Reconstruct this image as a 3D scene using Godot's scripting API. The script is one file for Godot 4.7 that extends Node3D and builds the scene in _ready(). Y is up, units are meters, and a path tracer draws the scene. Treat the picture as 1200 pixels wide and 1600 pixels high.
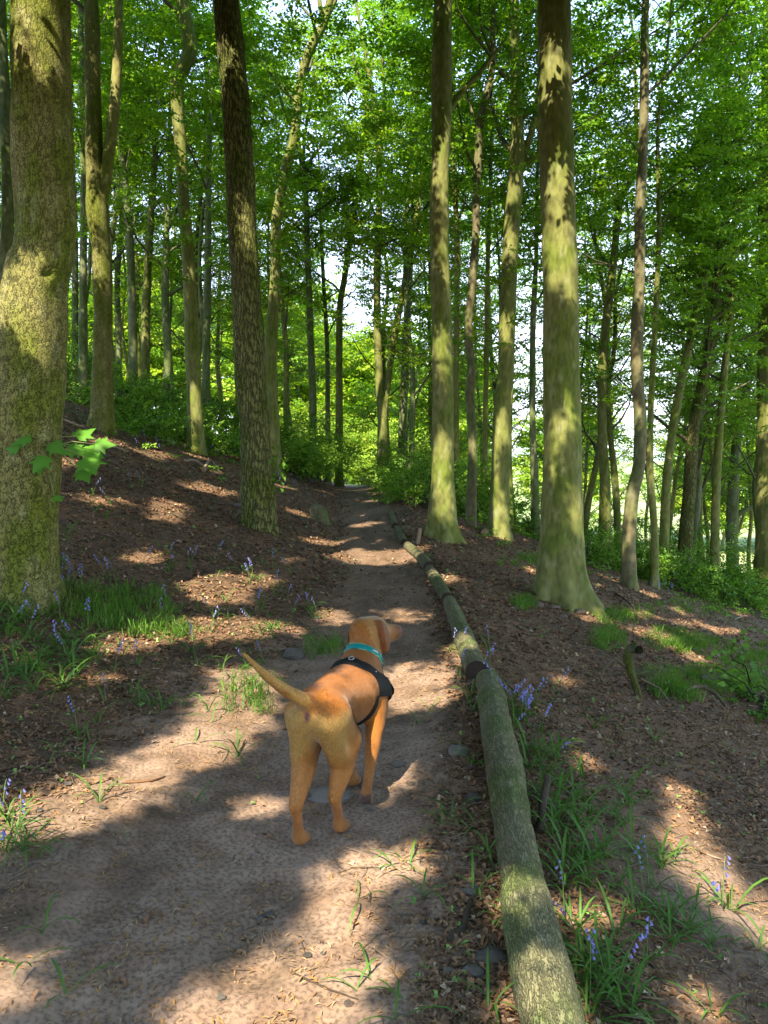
extends Node3D
# A woodland path in May: a fox-red dog in a black harness on a dirt track edged with mossy logs.

const FPX := 1201.0            # focal length in pixels of the 1200 x 1600 photograph
const PITCH := -4.5            # degrees
const EYE := Vector3(0, 1.55, 0)
var cam_basis := Basis(Vector3.RIGHT, deg_to_rad(PITCH))
var rng := RandomNumberGenerator.new()
var nz := FastNoiseLite.new()      # soft 3-D noise
var nf := FastNoiseLite.new()      # fine noise
var M := {}                        # materials
var SH := {}                       # shared meshes
var used_names := {}
var sun_to := Vector3.UP           # towards the sun
var e1 := Vector3.RIGHT
var e2 := Vector3.UP
const GA0 := -20.0
const GB0 := -26.0
const GC := 0.06
const GW := 700
const GH := 760
var lit_a := PackedByteArray()       # the same, 7 and 24 cm wider
var lit_b := PackedByteArray()
var lit := PackedByteArray()       # sun patches of the photograph, seen along the sun's rays
var canopy_trees: Array = []       # [root, base, foliage transforms, colours]

func _ready() -> void:
	rng.seed = 20240511
	nz.seed = 7; nz.frequency = 1.0; nz.noise_type = FastNoiseLite.TYPE_SIMPLEX; nz.fractal_octaves = 3
	nf.seed = 11; nf.frequency = 1.0; nf.noise_type = FastNoiseLite.TYPE_SIMPLEX; nf.fractal_octaves = 2
	# ---- camera, sky, sun, exposure
	var cam := Camera3D.new()
	cam.name = "camera"
	cam.fov = rad_to_deg(2.0 * atan(800.0 / FPX))
	cam.transform = Transform3D(cam_basis, EYE)
	cam.near = 0.05; cam.far = 1500.0
	add_child(cam); cam.current = true
	var sun := DirectionalLight3D.new()
	sun.name = "sun"
	var az := deg_to_rad(20.0)
	var el := deg_to_rad(50.0)
	sun_to = -Vector3(sin(az) * cos(el), -sin(el), -cos(az) * cos(el))
	sun.look_at_from_position(Vector3.ZERO, -sun_to, Vector3.UP)
	sun.light_color = Color(1.0, 0.945, 0.85)
	sun.light_energy = 1.6
	sun.light_angular_distance = 0.47
	sun.shadow_enabled = true
	add_child(sun)
	e1 = sun_to.cross(Vector3.UP).normalized()
	e2 = e1.cross(sun_to).normalized()
	var sky_mat := ProceduralSkyMaterial.new()
	sky_mat.sky_top_color = Color(0.57, 0.70, 0.90)
	sky_mat.sky_horizon_color = Color(0.95, 0.97, 1.0)
	sky_mat.sky_curve = 0.18
	sky_mat.ground_horizon_color = Color(0.75, 0.83, 0.85)
	sky_mat.ground_bottom_color = Color(0.3, 0.33, 0.25)
	sky_mat.sun_angle_max = 12.0
	sky_mat.energy_multiplier = 1.0
	var sky := Sky.new(); sky.sky_material = sky_mat
	var env := Environment.new()
	env.background_mode = Environment.BG_SKY
	env.sky = sky
	env.background_energy_multiplier = 1.12
	env.tonemap_mode = Environment.TONE_MAPPER_LINEAR
	env.tonemap_exposure = 4.2
	env.sdfgi_enabled = true; env.ssao_enabled = true; env.ssil_enabled = true
	var we := WorldEnvironment.new(); we.name = "environment"; we.environment = env
	add_child(we)
	# ---- the place
	make_materials()
	make_shared()
	ground()
	mark_sun_patches()
	photo_trees()
	other_trees()
	add_shade_canopy()
	shrubs()
	logs()
	dead_wood()
	stones()
	plants()
	litter()
	dog()

# ------------------------------------------------------------------ pixels and terrain
func ray(px: float, py: float) -> Vector3:
	return cam_basis * Vector3((px - 600.0) / FPX, (800.0 - py) / FPX, -1.0)

func at_depth(px: float, py: float, d: float) -> Vector3:
	var r := ray(px, py)
	return EYE + r * (d / -r.z)

func to_px(p: Vector3) -> Vector3:      # x, y in photo pixels, z = depth
	var q := cam_basis.transposed() * (p - EYE)
	if q.z > -0.01:
		return Vector3(-9999, -9999, -1)
	return Vector3(600.0 - FPX * q.x / q.z, 800.0 + FPX * q.y / q.z, -q.z)

func hit(px: float, py: float, lift := 0.0) -> Vector3:
	var r := ray(px, py)
	var t := 0.9
	var last := 0.9
	while t < 220.0:
		var p := EYE + r * t
		if p.y < H(p.x, p.z) + lift:
			break
		last = t
		t *= 1.03
	for k in 8:
		var m := (t + last) * 0.5
		var p2 := EYE + r * m
		if p2.y < H(p2.x, p2.z) + lift:
			t = m
		else:
			last = m
	return EYE + r * t

const CXD := [-30.0, 0.0, 2.0, 3.0, 4.6, 8.3, 14.6, 20.0, 28.0, 60.0, 400.0]
const CXV := [-0.5, -0.35, -0.35, -0.28, -0.05, 0.02, -0.24, -0.5, -1.2, -3.0, -3.0]
const HPD := [-30.0, 3.0, 6.0, 9.0, 12.0, 16.0, 20.0, 26.0, 60.0, 400.0]
const HPV := [0.0, 0.0, 0.06, 0.18, 0.32, 0.44, 0.52, 0.40, -1.0, -3.0]

func tab(d: float, xs: Array, ys: Array) -> float:
	var i := 1
	var n := xs.size() - 1
	while i < n and d > xs[i]:
		i += 1
	var t: float = clampf((d - xs[i - 1]) / (xs[i] - xs[i - 1]), 0.0, 1.0)
	return lerpf(ys[i - 1], ys[i], t)

func path_u(x: float, z: float) -> float:
	return x - tab(-z, CXD, CXV)

func H(x: float, z: float) -> float:
	var d := -z
	var u := x - tab(d, CXD, CXV)
	var h := tab(d, HPD, HPV)
	if u < -0.65:
		var e := -0.65 - u
		var k := lerpf(0.2, 0.37, smoothstep(5.0, 11.0, d))
		h += k * (e if e < 9.0 else 9.0 + (1.0 - exp(-(e - 9.0) / 6.0)) * 6.0)
	elif u > 0.75:
		var g := u - 0.75
		if g < 1.5:
			h -= 0.27 * g
		elif g < 6.0:
			h -= 0.405 + 0.35 * (g - 1.5)
		else:
			var q := g - 6.0
			h -= 1.98 + 0.29 * (q if q < 8.0 else 8.0 + (1.0 - exp(-(q - 8.0) / 12.0)) * 10.0)
	# worn hollow of the path, and the small bank on its uphill side
	if d < 40.0 and d > -20.0:
		h -= 0.05 * exp(-u * u / 0.22)
		h += 0.05 * exp(-(u + 0.85) * (u + 0.85) / 0.05) * (0.4 + 0.6 * nz.get_noise_2d(z * 0.35, 3.0))
		h += 0.045 * nz.get_noise_2d(x * 0.55, z * 0.55) * smoothstep(0.2, 1.0, absf(u)) + 0.018 * nz.get_noise_2d(x * 2.1 + 40.0, z * 2.1)
	return h

# ------------------------------------------------------------------ names and metas
func numbered(called: String) -> String:
	if not used_names.has(called):
		used_names[called] = 0
		return called
	used_names[called] += 1
	return "%s_%03d" % [called, used_names[called]]

func thing(called: String, label: String, category: String, at := Vector3.ZERO, group := "") -> Node3D:
	var o := Node3D.new()
	o.name = numbered(called)
	add_child(o)
	o.position = at
	o.set_meta("label", label)
	o.set_meta("category", category)
	if group:
		o.set_meta("group", group)
	return o

func part(called: String, mesh: Mesh, mat: Material, parent: Node3D, at := Transform3D.IDENTITY) -> MeshInstance3D:
	var o := MeshInstance3D.new()
	o.name = called
	o.mesh = mesh
	if mat:
		o.material_override = mat
	o.transform = at
	parent.add_child(o, true)
	return o

func single(called: String, mesh: Mesh, mat: Material, label: String, category: String, at: Transform3D, group := "") -> MeshInstance3D:
	var o := MeshInstance3D.new()
	o.name = numbered(called)
	o.mesh = mesh
	if mat:
		o.material_override = mat
	add_child(o)
	o.transform = at
	o.set_meta("label", label); o.set_meta("category", category)
	if group:
		o.set_meta("group", group)
	return o

func copies(called: String, mesh: Mesh, mat: Material, xf: Array, col: Array, parent: Node3D) -> MultiMeshInstance3D:
	var mm := MultiMesh.new()
	mm.transform_format = MultiMesh.TRANSFORM_3D
	mm.use_colors = true
	mm.mesh = mesh
	mm.instance_count = xf.size()
	for i in xf.size():
		mm.set_instance_transform(i, xf[i])
		mm.set_instance_color(i, col[i])
	var o := MultiMeshInstance3D.new()
	o.name = called
	o.multimesh = mm
	if mat:
		o.material_override = mat
	o.set_meta("kind", "stuff")
	parent.add_child(o, true)
	return o

# ------------------------------------------------------------------ mesh building
class MB:
	var v := PackedVector3Array()
	var n := PackedVector3Array()
	var uv := PackedVector2Array()
	var c := PackedColorArray()
	var ix := PackedInt32Array()
	func add(p: Vector3, nn: Vector3, t: Vector2, col: Color) -> int:
		v.append(p); n.append(nn); uv.append(t); c.append(col)
		return v.size() - 1
	func tri(a: int, b: int, d: int) -> void:
		ix.append(a); ix.append(b); ix.append(d)
	func smooth() -> void:
		for i in n.size():
			n[i] = Vector3.ZERO
		for k in range(0, ix.size(), 3):
			var a := ix[k]
			var b := ix[k + 1]
			var d := ix[k + 2]
			var f := (v[d] - v[a]).cross(v[b] - v[a])
			n[a] += f; n[b] += f; n[d] += f
		for i in n.size():
			n[i] = n[i].normalized() if n[i].length_squared() > 1e-16 else Vector3.UP
	func to(m: ArrayMesh = null, mat: Material = null) -> ArrayMesh:
		if m == null:
			m = ArrayMesh.new()
		if ix.size() == 0:
			return m
		var a := []
		a.resize(Mesh.ARRAY_MAX)
		a[Mesh.ARRAY_VERTEX] = v; a[Mesh.ARRAY_NORMAL] = n; a[Mesh.ARRAY_TEX_UV] = uv; a[Mesh.ARRAY_COLOR] = c; a[Mesh.ARRAY_INDEX] = ix
		m.add_surface_from_arrays(Mesh.PRIMITIVE_TRIANGLES, a)
		if mat:
			m.surface_set_material(m.get_surface_count() - 1, mat)
		return m

# a plain round tube along points, radii per point; uv in metres
func tube(mb: MB, pts: Array, rad: Array, segs: int, col: Color, cap := false) -> void:
	var nn := pts.size()
	var ref := Vector3(0.31, 0.2, 0.93).normalized()
	var base := mb.v.size()
	var vlen := 0.0
	for i in nn:
		var dir: Vector3
		if i == 0:
			dir = pts[1] - pts[0]
		elif i == nn - 1:
			dir = pts[i] - pts[i - 1]
		else:
			dir = pts[i + 1] - pts[i - 1]
		dir = dir.normalized()
		if absf(dir.dot(ref)) > 0.97:
			ref = Vector3(0.9, 0.3, 0.1).normalized()
		var s := dir.cross(ref).normalized()
		ref = s.cross(dir).normalized()
		if i > 0:
			vlen += (pts[i] - pts[i - 1]).length()
		for k in segs + 1:
			var a := TAU * k / segs
			var o := s * cos(a) + ref * sin(a)
			mb.add(pts[i] + o * rad[i], o, Vector2(float(k) / segs, vlen * 2.0), col)
	var w := segs + 1
	for i in nn - 1:
		for k in segs:
			var q := base + i * w + k
			mb.tri(q, q + 1, q + w)
			mb.tri(q + 1, q + w + 1, q + w)
	if cap:
		for e in [0, nn - 1]:
			var d2: Vector3 = (pts[0] - pts[1]) if e == 0 else (pts[e] - pts[e - 1])
			d2 = d2.normalized()
			var c0 := mb.add(pts[e], d2, Vector2(0.5, 0.5), col)
			for k in segs:
				var p1 := mb.add(mb.v[base + e * w + k], d2, Vector2.ZERO, col)
				var p2 := mb.add(mb.v[base + e * w + k + 1], d2, Vector2.ZERO, col)
				if e == 0:
					mb.tri(c0, p2, p1)
				else:
					mb.tri(c0, p1, p2)

func catmull(p: Array, i: int, t: float) -> Vector3:
	var n := p.size()
	var a: Vector3 = p[maxi(i - 1, 0)]
	var b: Vector3 = p[i]
	var c: Vector3 = p[mini(i + 1, n - 1)]
	var d: Vector3 = p[mini(i + 2, n - 1)]
	return 0.5 * ((2.0 * b) + (c - a) * t + (2.0 * a - 5.0 * b + 4.0 * c - d) * t * t + (3.0 * b - a - 3.0 * c + d) * t * t * t)

# a polyline resampled smoothly; returns [points, radii]
func resample(p: Array, r: Array, step: float) -> Array:
	var op := []
	var orr := []
	for i in p.size() - 1:
		var l: float = (p[i + 1] - p[i]).length()
		var k := maxi(1, int(ceil(l / step)))
		for j in k:
			var t := float(j) / k
			op.append(catmull(p, i, t))
			var s := t * t * (3.0 - 2.0 * t)
			orr.append(lerpf(r[i], r[i + 1], s))
	op.append(p[-1]); orr.append(r[-1])
	return [op, orr]

func rv(s := 1.0) -> Vector3:
	return Vector3(rng.randf_range(-s, s), rng.randf_range(-s, s), rng.randf_range(-s, s))

func in_frame(p: Vector3, margin := 60.0) -> bool:
	var q := to_px(p)
	return q.z > 0.0 and q.x > -margin and q.x < 1200.0 + margin and q.y > -margin and q.y < 1600.0 + margin
# ------------------------------------------------------------------ materials
func ntex(freq: float, type: int, ramp: Array, size := 512, oct := 4, seed_ := 1, nscale := Vector2.ONE, ret := -1) -> NoiseTexture2D:
	var n := FastNoiseLite.new()
	n.seed = seed_
	n.noise_type = type
	n.frequency = freq
	n.fractal_octaves = oct
	n.fractal_type = FastNoiseLite.FRACTAL_FBM
	if ret >= 0:
		n.cellular_return_type = ret
		n.cellular_distance_function = FastNoiseLite.DISTANCE_EUCLIDEAN
		n.cellular_jitter = 1.0
	var t := NoiseTexture2D.new()
	t.width = size; t.height = size
	t.seamless = true
	t.seamless_blend_skirt = 0.2
	t.noise = n
	t.normalize = true
	if ramp.size():
		var g := Gradient.new()
		var off := PackedFloat32Array()
		var cols := PackedColorArray()
		for e in ramp:
			off.append(e[0]); cols.append(e[1])
		g.offsets = off; g.colors = cols
		t.color_ramp = g
	return t

# cracked bark: cells stretched along the stem, seamless; returns [colour, height]
func bark_tex(size: int, cx: float, cy: float, crack: float, lowest: float, seed_: int, warp: float) -> Array:
	var n := FastNoiseLite.new()
	n.seed = seed_
	n.noise_type = FastNoiseLite.TYPE_CELLULAR
	n.fractal_type = FastNoiseLite.FRACTAL_NONE
	n.cellular_return_type = FastNoiseLite.RETURN_DISTANCE2_SUB
	n.cellular_jitter = 1.0
	n.frequency = 1.0
	var w := FastNoiseLite.new()
	w.seed = seed_ + 5
	w.noise_type = FastNoiseLite.TYPE_SIMPLEX
	w.fractal_octaves = 3
	w.frequency = 1.0
	var a := Image.create_empty(size, size, false, Image.FORMAT_RGB8)
	var h := Image.create_empty(size, size, false, Image.FORMAT_RGB8)
	for j in size:
		var fy := float(j) / size
		for i in size:
			var an := TAU * i / size
			# round a cylinder, so that the pattern closes on itself
			var x := cos(an) * cx / TAU
			var z := sin(an) * cx / TAU
			var y := fy * cy
			var wx := w.get_noise_3d(x * 1.3, y * 1.3, z * 1.3) * warp
			var wy := w.get_noise_3d(x * 1.3 + 31.0, y * 1.3, z * 1.3) * warp
			var v := n.get_noise_3d(x + wx, y + wy, z + wx) + 1.0
			if fy > 0.9:
				var v2 := n.get_noise_3d(x + wx, y - cy + wy, z + wx) + 1.0
				v = lerpf(v, v2, (fy - 0.9) * 10.0)
			var g := w.get_noise_3d(x * 4.0, y * 4.0, z * 4.0 + 7.0)
			var e := smoothstep(0.0, crack, v)
			var c := clampf(lerpf(lowest, 0.93, e) + 0.13 * g, 0.0, 1.0)
			a.set_pixel(i, j, Color(c, c, c))
			var hh := clampf(0.75 * e + 0.15 * minf(v, 1.0) + 0.12 * g, 0.0, 1.0)
			h.set_pixel(i, j, Color(hh, hh, hh))
	return [ImageTexture.create_from_image(a), ImageTexture.create_from_image(h)]

func mat(rough: float, vc := true) -> StandardMaterial3D:
	var m := StandardMaterial3D.new()
	m.roughness = rough
	m.vertex_color_use_as_albedo = vc
	m.metallic_specular = 0.3
	m.cull_mode = BaseMaterial3D.CULL_DISABLED
	return m

func grey(x: float) -> Color:
	return Color(x, x, x)

func make_materials() -> void:
	var S := FastNoiseLite.TYPE_SIMPLEX
	var CE := FastNoiseLite.TYPE_CELLULAR
	# soil: fine crumb in colour and relief, coarse tone comes with the mesh
	var g := mat(0.95)
	g.uv1_triplanar = true; g.uv1_world_triplanar = true; g.uv1_scale = Vector3(1.3, 1.3, 1.3)
	g.albedo_texture = ntex(0.028, S, [[0.0, grey(0.55)], [0.35, grey(0.82)], [0.5, grey(0.92)], [0.75, grey(0.98)], [1.0, grey(1.0)]], 1024, 8, 3)
	g.heightmap_enabled = true
	g.heightmap_texture = ntex(0.022, S, [], 1024, 8, 4)
	g.heightmap_scale = 0.28
	M.soil = g
	# smooth beech bark: faint mottling, fine horizontal wrinkles
	var b := mat(0.82)
	b.albedo_texture = ntex(0.010, S, [[0.0, grey(0.78)], [0.4, grey(0.90)], [0.6, grey(0.97)], [1.0, grey(1.0)]], 512, 5, 5)
	b.uv1_scale = Vector3(1, 0.5, 1)
	b.heightmap_enabled = true
	b.heightmap_texture = ntex(0.02, S, [], 512, 5, 6)
	b.heightmap_scale = 0.3
	M.beech = b
	# oak bark: long furrows
	var o := mat(0.92)
	var ot := bark_tex(512, 16.0, 4.0, 0.34, 0.55, 8, 0.45)
	o.albedo_texture = ot[0]
	o.uv1_scale = Vector3(1, 0.9, 1)
	o.heightmap_enabled = true
	o.heightmap_texture = ot[1]
	o.heightmap_scale = 2.4
	M.oak = o
	# old sycamore: small flat plates parted by thin cracks
	var s := mat(0.9)
	var stx := bark_tex(640, 12.0, 8.0, 0.13, 0.66, 12, 0.8)
	s.albedo_texture = stx[0]
	s.uv1_scale = Vector3(1, 1, 1)
	s.heightmap_enabled = true
	s.heightmap_texture = stx[1]
	s.heightmap_scale = 1.3
	M.plated = s
	# log bark: short cross cracks and moss
	var l := mat(0.92)
	var lt := bark_tex(512, 24.0, 6.0, 0.30, 0.70, 15, 1.0)
	l.albedo_texture = lt[0]
	l.uv1_scale = Vector3(1, 1, 1)
	l.heightmap_enabled = true
	l.heightmap_texture = lt[1]
	l.heightmap_scale = 0.8
	M.log = l
	M.twig = mat(0.9)
	var cw := mat(0.85)
	cw.uv1_triplanar = true; cw.uv1_scale = Vector3(9, 9, 9)
	cw.albedo_texture = ntex(0.03, S, [[0.0, grey(0.55)], [1.0, grey(1.0)]], 256, 4, 18)
	M.cutwood = cw
	# leaves let light through
	var f := mat(0.5)
	f.backlight_enabled = true
	f.backlight = Color(0.92, 1.0, 0.45)
	M.leaf = f
	var gr := mat(0.48)
	gr.backlight_enabled = true
	gr.backlight = Color(0.75, 0.85, 0.4)
	M.blade = gr
	var bl := mat(0.6)
	bl.backlight_enabled = true
	bl.backlight = Color(0.55, 0.5, 0.7)
	M.petal = bl
	M.dry = mat(0.85)
	var st := mat(0.9)
	st.uv1_triplanar = true; st.uv1_scale = Vector3(5, 5, 5)
	st.albedo_texture = ntex(0.02, S, [[0.0, grey(0.55)], [0.5, grey(0.85)], [1.0, grey(1.0)]], 256, 5, 21)
	st.heightmap_enabled = true; st.heightmap_texture = ntex(0.02, S, [], 256, 5, 21); st.heightmap_scale = 0.8
	M.stone = st
	# the dog
	var d := mat(0.62)
	d.uv1_triplanar = true; d.uv1_scale = Vector3(12.0, 12.0, 12.0)
	d.albedo_texture = ntex(0.05, S, [[0.0, grey(0.72)], [0.5, grey(0.9)], [1.0, grey(1.0)]], 512, 5, 25)
	d.rim_enabled = true; d.rim = 0.35; d.rim_tint = 0.6
	M.fur = d
	M.hair = mat(0.55)
	var h := mat(0.7, false)
	h.albedo_color = Color(0.045, 0.05, 0.052)
	h.uv1_triplanar = true; h.uv1_scale = Vector3(40, 40, 40)
	h.heightmap_enabled = true; h.heightmap_texture = ntex(0.08, S, [], 256, 2, 27); h.heightmap_scale = 0.08
	M.webbing = h
	var c := mat(0.55, false)
	c.albedo_color = Color(0.06, 0.42, 0.40)
	M.collar = c
	var me := mat(0.25, false)
	me.albedo_color = Color(0.75, 0.75, 0.74); me.metallic = 0.95
	M.metal = me
	var tagm := mat(0.6, false)
	tagm.albedo_color = Color(0.80, 0.74, 0.70)
	M.tag = tagm
	var sk := mat(0.5)
	M.skin = sk

# ------------------------------------------------------------------ shared small meshes
func leaf_into(mb: MB, p: Vector3, dir: Vector3, nrm: Vector3, l: float, w: float, col: Color) -> void:
	var side := dir.cross(nrm).normalized()
	nrm = side.cross(dir).normalized()
	var fold := nrm * (w * 0.28)
	var tip := p + dir * l - nrm * (l * 0.12)
	var a := mb.add(p, nrm, Vector2.ZERO, col)
	var b := mb.add(p + dir * (l * 0.42) + side * (w * 0.5) + fold, (nrm - side * 0.4).normalized(), Vector2.ZERO, col)
	var c := mb.add(tip, nrm, Vector2.ZERO, col)
	var d := mb.add(p + dir * (l * 0.42) - side * (w * 0.5) + fold, (nrm + side * 0.4).normalized(), Vector2.ZERO, col)
	mb.tri(a, c, b); mb.tri(a, d, c)

func spray(n_side: int, lenx: float, leaf: float, rough: float) -> ArrayMesh:
	# a leafy twig: main axis along +X, side twigs left and right, leaves lying roughly flat
	var mb := MB.new()
	var tw := MB.new()
	var main := []
	var mr := []
	for i in 4:
		main.append(Vector3(lenx * i / 3.0, 0.02 * sin(i * 1.3) - 0.04 * i * i / 9.0, 0.03 * sin(i * 2.1)))
		mr.append(0.006 - 0.0014 * i)
	tube(tw, main, mr, 3, Color(0.06, 0.05, 0.035))
	for k in n_side:
		var t := (k + 0.6) / n_side
		var o: Vector3 = main[0].lerp(main[3], t) + Vector3(0, 0.0, 0)
		var sgn := 1.0 if k % 2 == 0 else -1.0
		var a := sgn * rng.randf_range(0.5, 1.1)
		var dir := Vector3(cos(a), rng.randf_range(-0.2, 0.25) * rough, sin(a)).normalized()
		var l := lenx * rng.randf_range(0.30, 0.62) * (1.1 - 0.5 * t)
		var sv := dir.cross(Vector3.UP).normalized() * 0.003
		var q0 := tw.add(o - sv, Vector3.UP, Vector2.ZERO, Color(0.07, 0.055, 0.035))
		tw.add(o + sv, Vector3.UP, Vector2.ZERO, Color(0.07, 0.055, 0.035))
		tw.add(o + dir * l, Vector3.UP, Vector2.ZERO, Color(0.07, 0.055, 0.035))
		tw.tri(q0, q0 + 2, q0 + 1)
		var nl := maxi(2, int(l / (leaf * 0.62)))
		for j in nl + 1:
			var q := o + dir * (l * (j + 0.2) / nl)
			var sg := 1.0 if j % 2 == 0 else -1.0
			var la := a + sg * rng.randf_range(0.3, 1.1)
			if j == nl:
				la = a
			var ld := Vector3(cos(la), rng.randf_range(-0.5, 0.2) * rough, sin(la)).normalized()
			var nn := Vector3(rng.randf_range(-0.55, 0.55) * rough, 1.0, rng.randf_range(-0.55, 0.55) * rough).normalized()
			var sc := rng.randf_range(0.7, 1.2)
			var tone := rng.randf_range(0.75, 1.25)
			leaf_into(mb, q, ld, nn, leaf * sc, leaf * sc * 0.66, Color(tone, tone, tone * rng.randf_range(0.8, 1.1)))
	var m := mb.to(null, M.leaf)
	return tw.to(m, M.twig)

func make_shared() -> void:
	SH.sprays = []
	for i in 4:
		SH.sprays.append(spray(9, 0.62, 0.085, 1.0))
	SH.boughs = []
	for i in 2:
		SH.boughs.append(spray(14, 1.0, 0.10, 1.2))
	SH.shade_clumps = []
	for i in 3:
		var cm := spray(8, 0.34, 0.09, 1.3)
		var out := ArrayMesh.new()
		for k in 1:
			var arr := cm.surface_get_arrays(k)
			var vv: PackedVector3Array = arr[Mesh.ARRAY_VERTEX]
			for q in vv.size():
				vv[q].x -= 0.2
			arr[Mesh.ARRAY_VERTEX] = vv
			out.add_surface_from_arrays(Mesh.PRIMITIVE_TRIANGLES, arr)
			out.surface_set_material(k, cm.surface_get_material(k))
		SH.shade_clumps.append(out)
	SH.shrub_sprays = []
	for i in 3:
		SH.shrub_sprays.append(spray(7, 0.36, 0.06, 1.6))
# ------------------------------------------------------------------ ground
func soil_color(x: float, z: float) -> Color:
	var d := -z
	var u := path_u(x, z)
	var r := sqrt(x * x + z * z)
	var patch := nz.get_noise_2d(x * 0.9 + 11.0, z * 0.9)
	var fine := nf.get_noise_2d(x * 7.0, z * 7.0)
	var litter_c := Color(0.138, 0.084, 0.048).lerp(Color(0.083, 0.055, 0.034), clampf(0.5 + patch, 0, 1))
	litter_c = litter_c.lerp(Color(0.211, 0.119, 0.065), clampf(fine * 0.9, 0, 0.6))
	var dirt := Color(0.257, 0.177, 0.125).lerp(Color(0.176, 0.119, 0.080), clampf(0.5 + patch * 1.2, 0, 1))
	dirt = dirt.lerp(Color(0.302, 0.216, 0.156), clampf(fine, 0, 0.5))
	# the trodden strip: broad close by, narrower up the hill
	var wl := lerpf(1.35, 0.55, smoothstep(3.0, 7.5, d)) + 0.22 * nz.get_noise_2d(z * 0.6, 9.0) + 0.12 * fine
	var wr := lerpf(0.55, 0.5, smoothstep(3.0, 9.0, d)) + 0.15 * nz.get_noise_2d(z * 0.7, 29.0) + 0.12 * fine
	var t := 1.0
	if u < 0.0:
		t = 1.0 - smoothstep(wl - 0.25, wl + 0.25, -u)
	else:
		t = 1.0 - smoothstep(wr - 0.15, wr + 0.2, u)
	t *= lerpf(1.0, 0.5, smoothstep(3.6, 7.5, d + 1.2 * patch))
	t *= 1.0 - 0.55 * smoothstep(0.05, 0.45, nz.get_noise_2d(x * 1.6 + 80.0, z * 1.6))
	var c := litter_c.lerp(dirt, t)
	# paler bare soil right of the log
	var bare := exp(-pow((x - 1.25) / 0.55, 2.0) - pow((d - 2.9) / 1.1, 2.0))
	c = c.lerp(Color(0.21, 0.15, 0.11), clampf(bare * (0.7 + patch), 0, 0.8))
	# low green growth further off
	var green := smoothstep(0.15, 0.5, nz.get_noise_2d(x * 0.4, z * 0.4 + 50.0)) * smoothstep(11.0, 17.0, d) * smoothstep(1.5, 3.0, absf(u))
	c = c.lerp(Color(0.07, 0.11, 0.03), green * 0.8)
	# fields outside the wood
	var edge := smoothstep(38.0, 44.0, r + 3.0 * nz.get_noise_2d(x * 0.1, z * 0.1))
	var field := Color(0.24, 0.33, 0.10).lerp(Color(0.34, 0.36, 0.16), smoothstep(-0.2, 0.3, nz.get_noise_2d(x * 0.05, z * 0.05)))
	return c.lerp(field, edge)

func axis_lines(fine_lo: float, fine_hi: float, fine: float, lo: float, hi: float, grow: float) -> PackedFloat32Array:
	var a := []
	var x := fine_lo
	while x <= fine_hi:
		a.append(x); x += fine
	var s := fine
	x = fine_hi
	while x < hi:
		s *= grow
		x += s
		a.append(minf(x, hi))
	s = fine
	x = fine_lo
	while x > lo:
		s *= grow
		x -= s
		a.push_front(maxf(x, lo))
	return PackedFloat32Array(a)

func ground() -> void:
	var xs := axis_lines(-2.6, 2.6, 0.045, -700.0, 700.0, 1.055)
	var zs := axis_lines(-6.5, -1.2, 0.045, -900.0, 300.0, 1.05)
	var mb := MB.new()
	var nx := xs.size()
	for j in zs.size():
		for i in nx:
			var x := xs[i]
			var z := zs[j]
			var y := H(x, z)
			if z > -9.0 and z < 1.0 and absf(x) < 4.5:
				y += 0.010 * nf.get_noise_2d(x * 9.0, z * 9.0)
			mb.add(Vector3(x, y, z), Vector3.UP, Vector2(x, z), soil_color(x, z))
	for j in zs.size() - 1:
		for i in nx - 1:
			var q := j * nx + i
			mb.tri(q, q + 1, q + nx)
			mb.tri(q + 1, q + nx + 1, q + nx)
	mb.smooth()
	var o := MeshInstance3D.new()
	o.name = "ground"
	o.mesh = mb.to()
	o.material_override = M.soil
	o.set_meta("kind", "structure")
	o.set_meta("label", "brown woodland floor and trodden dirt path with leaf litter")
	add_child(o)

# ------------------------------------------------------------------ where the photograph shows sun
func sun_uv(p: Vector3) -> Vector2i:
	return Vector2i(int((p.dot(e1) - GA0) / GC), int((p.dot(e2) - GB0) / GC))

func stamp(to: PackedByteArray, c: Vector2i, k: int) -> void:
	for j in range(maxi(0, c.y - k), mini(GH - 1, c.y + k) + 1):
		var w := int(sqrt(float(k * k - (j - c.y) * (j - c.y))))
		for x in range(maxi(0, c.x - w), mini(GW - 1, c.x + w) + 1):
			to[j * GW + x] = 1

func mark(p: Vector3, r: float) -> void:
	var c := sun_uv(p)
	stamp(lit, c, int(ceil(r / GC)))
	stamp(lit_a, c, int(ceil((r + 0.07) / GC)))
	stamp(lit_b, c, int(ceil((r + 0.24) / GC)))

func look(m: PackedByteArray, p: Vector3) -> bool:
	var c := sun_uv(p)
	if c.x < 0 or c.y < 0 or c.x >= GW or c.y >= GH:
		return false
	return m[c.y * GW + c.x] == 1

func is_lit(p: Vector3) -> bool:
	return look(lit, p)

func lit_near(p: Vector3, r: float) -> bool:
	return look(lit_a if r < 0.12 else lit_b, p)

func ground_patch(poly: Array, step := 9.0) -> void:
	var pp := PackedVector2Array()
	var lo := Vector2(9999, 9999)
	var hi := Vector2(-9999, -9999)
	for i in range(0, poly.size(), 2):
		var q := Vector2(poly[i], poly[i + 1])
		pp.append(q)
		lo = lo.min(q); hi = hi.max(q)
	var y := lo.y
	while y <= hi.y:
		var x := lo.x
		while x <= hi.x:
			if Geometry2D.is_point_in_polygon(Vector2(x, y), pp):
				var p := hit(x, y)
				mark(p, clampf(step * 0.8 * (p - EYE).length() / FPX, 0.03, 0.25) + 0.07 * smoothstep(5.0, 9.0, -p.z))
			x += step
		y += step * 0.5

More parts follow.
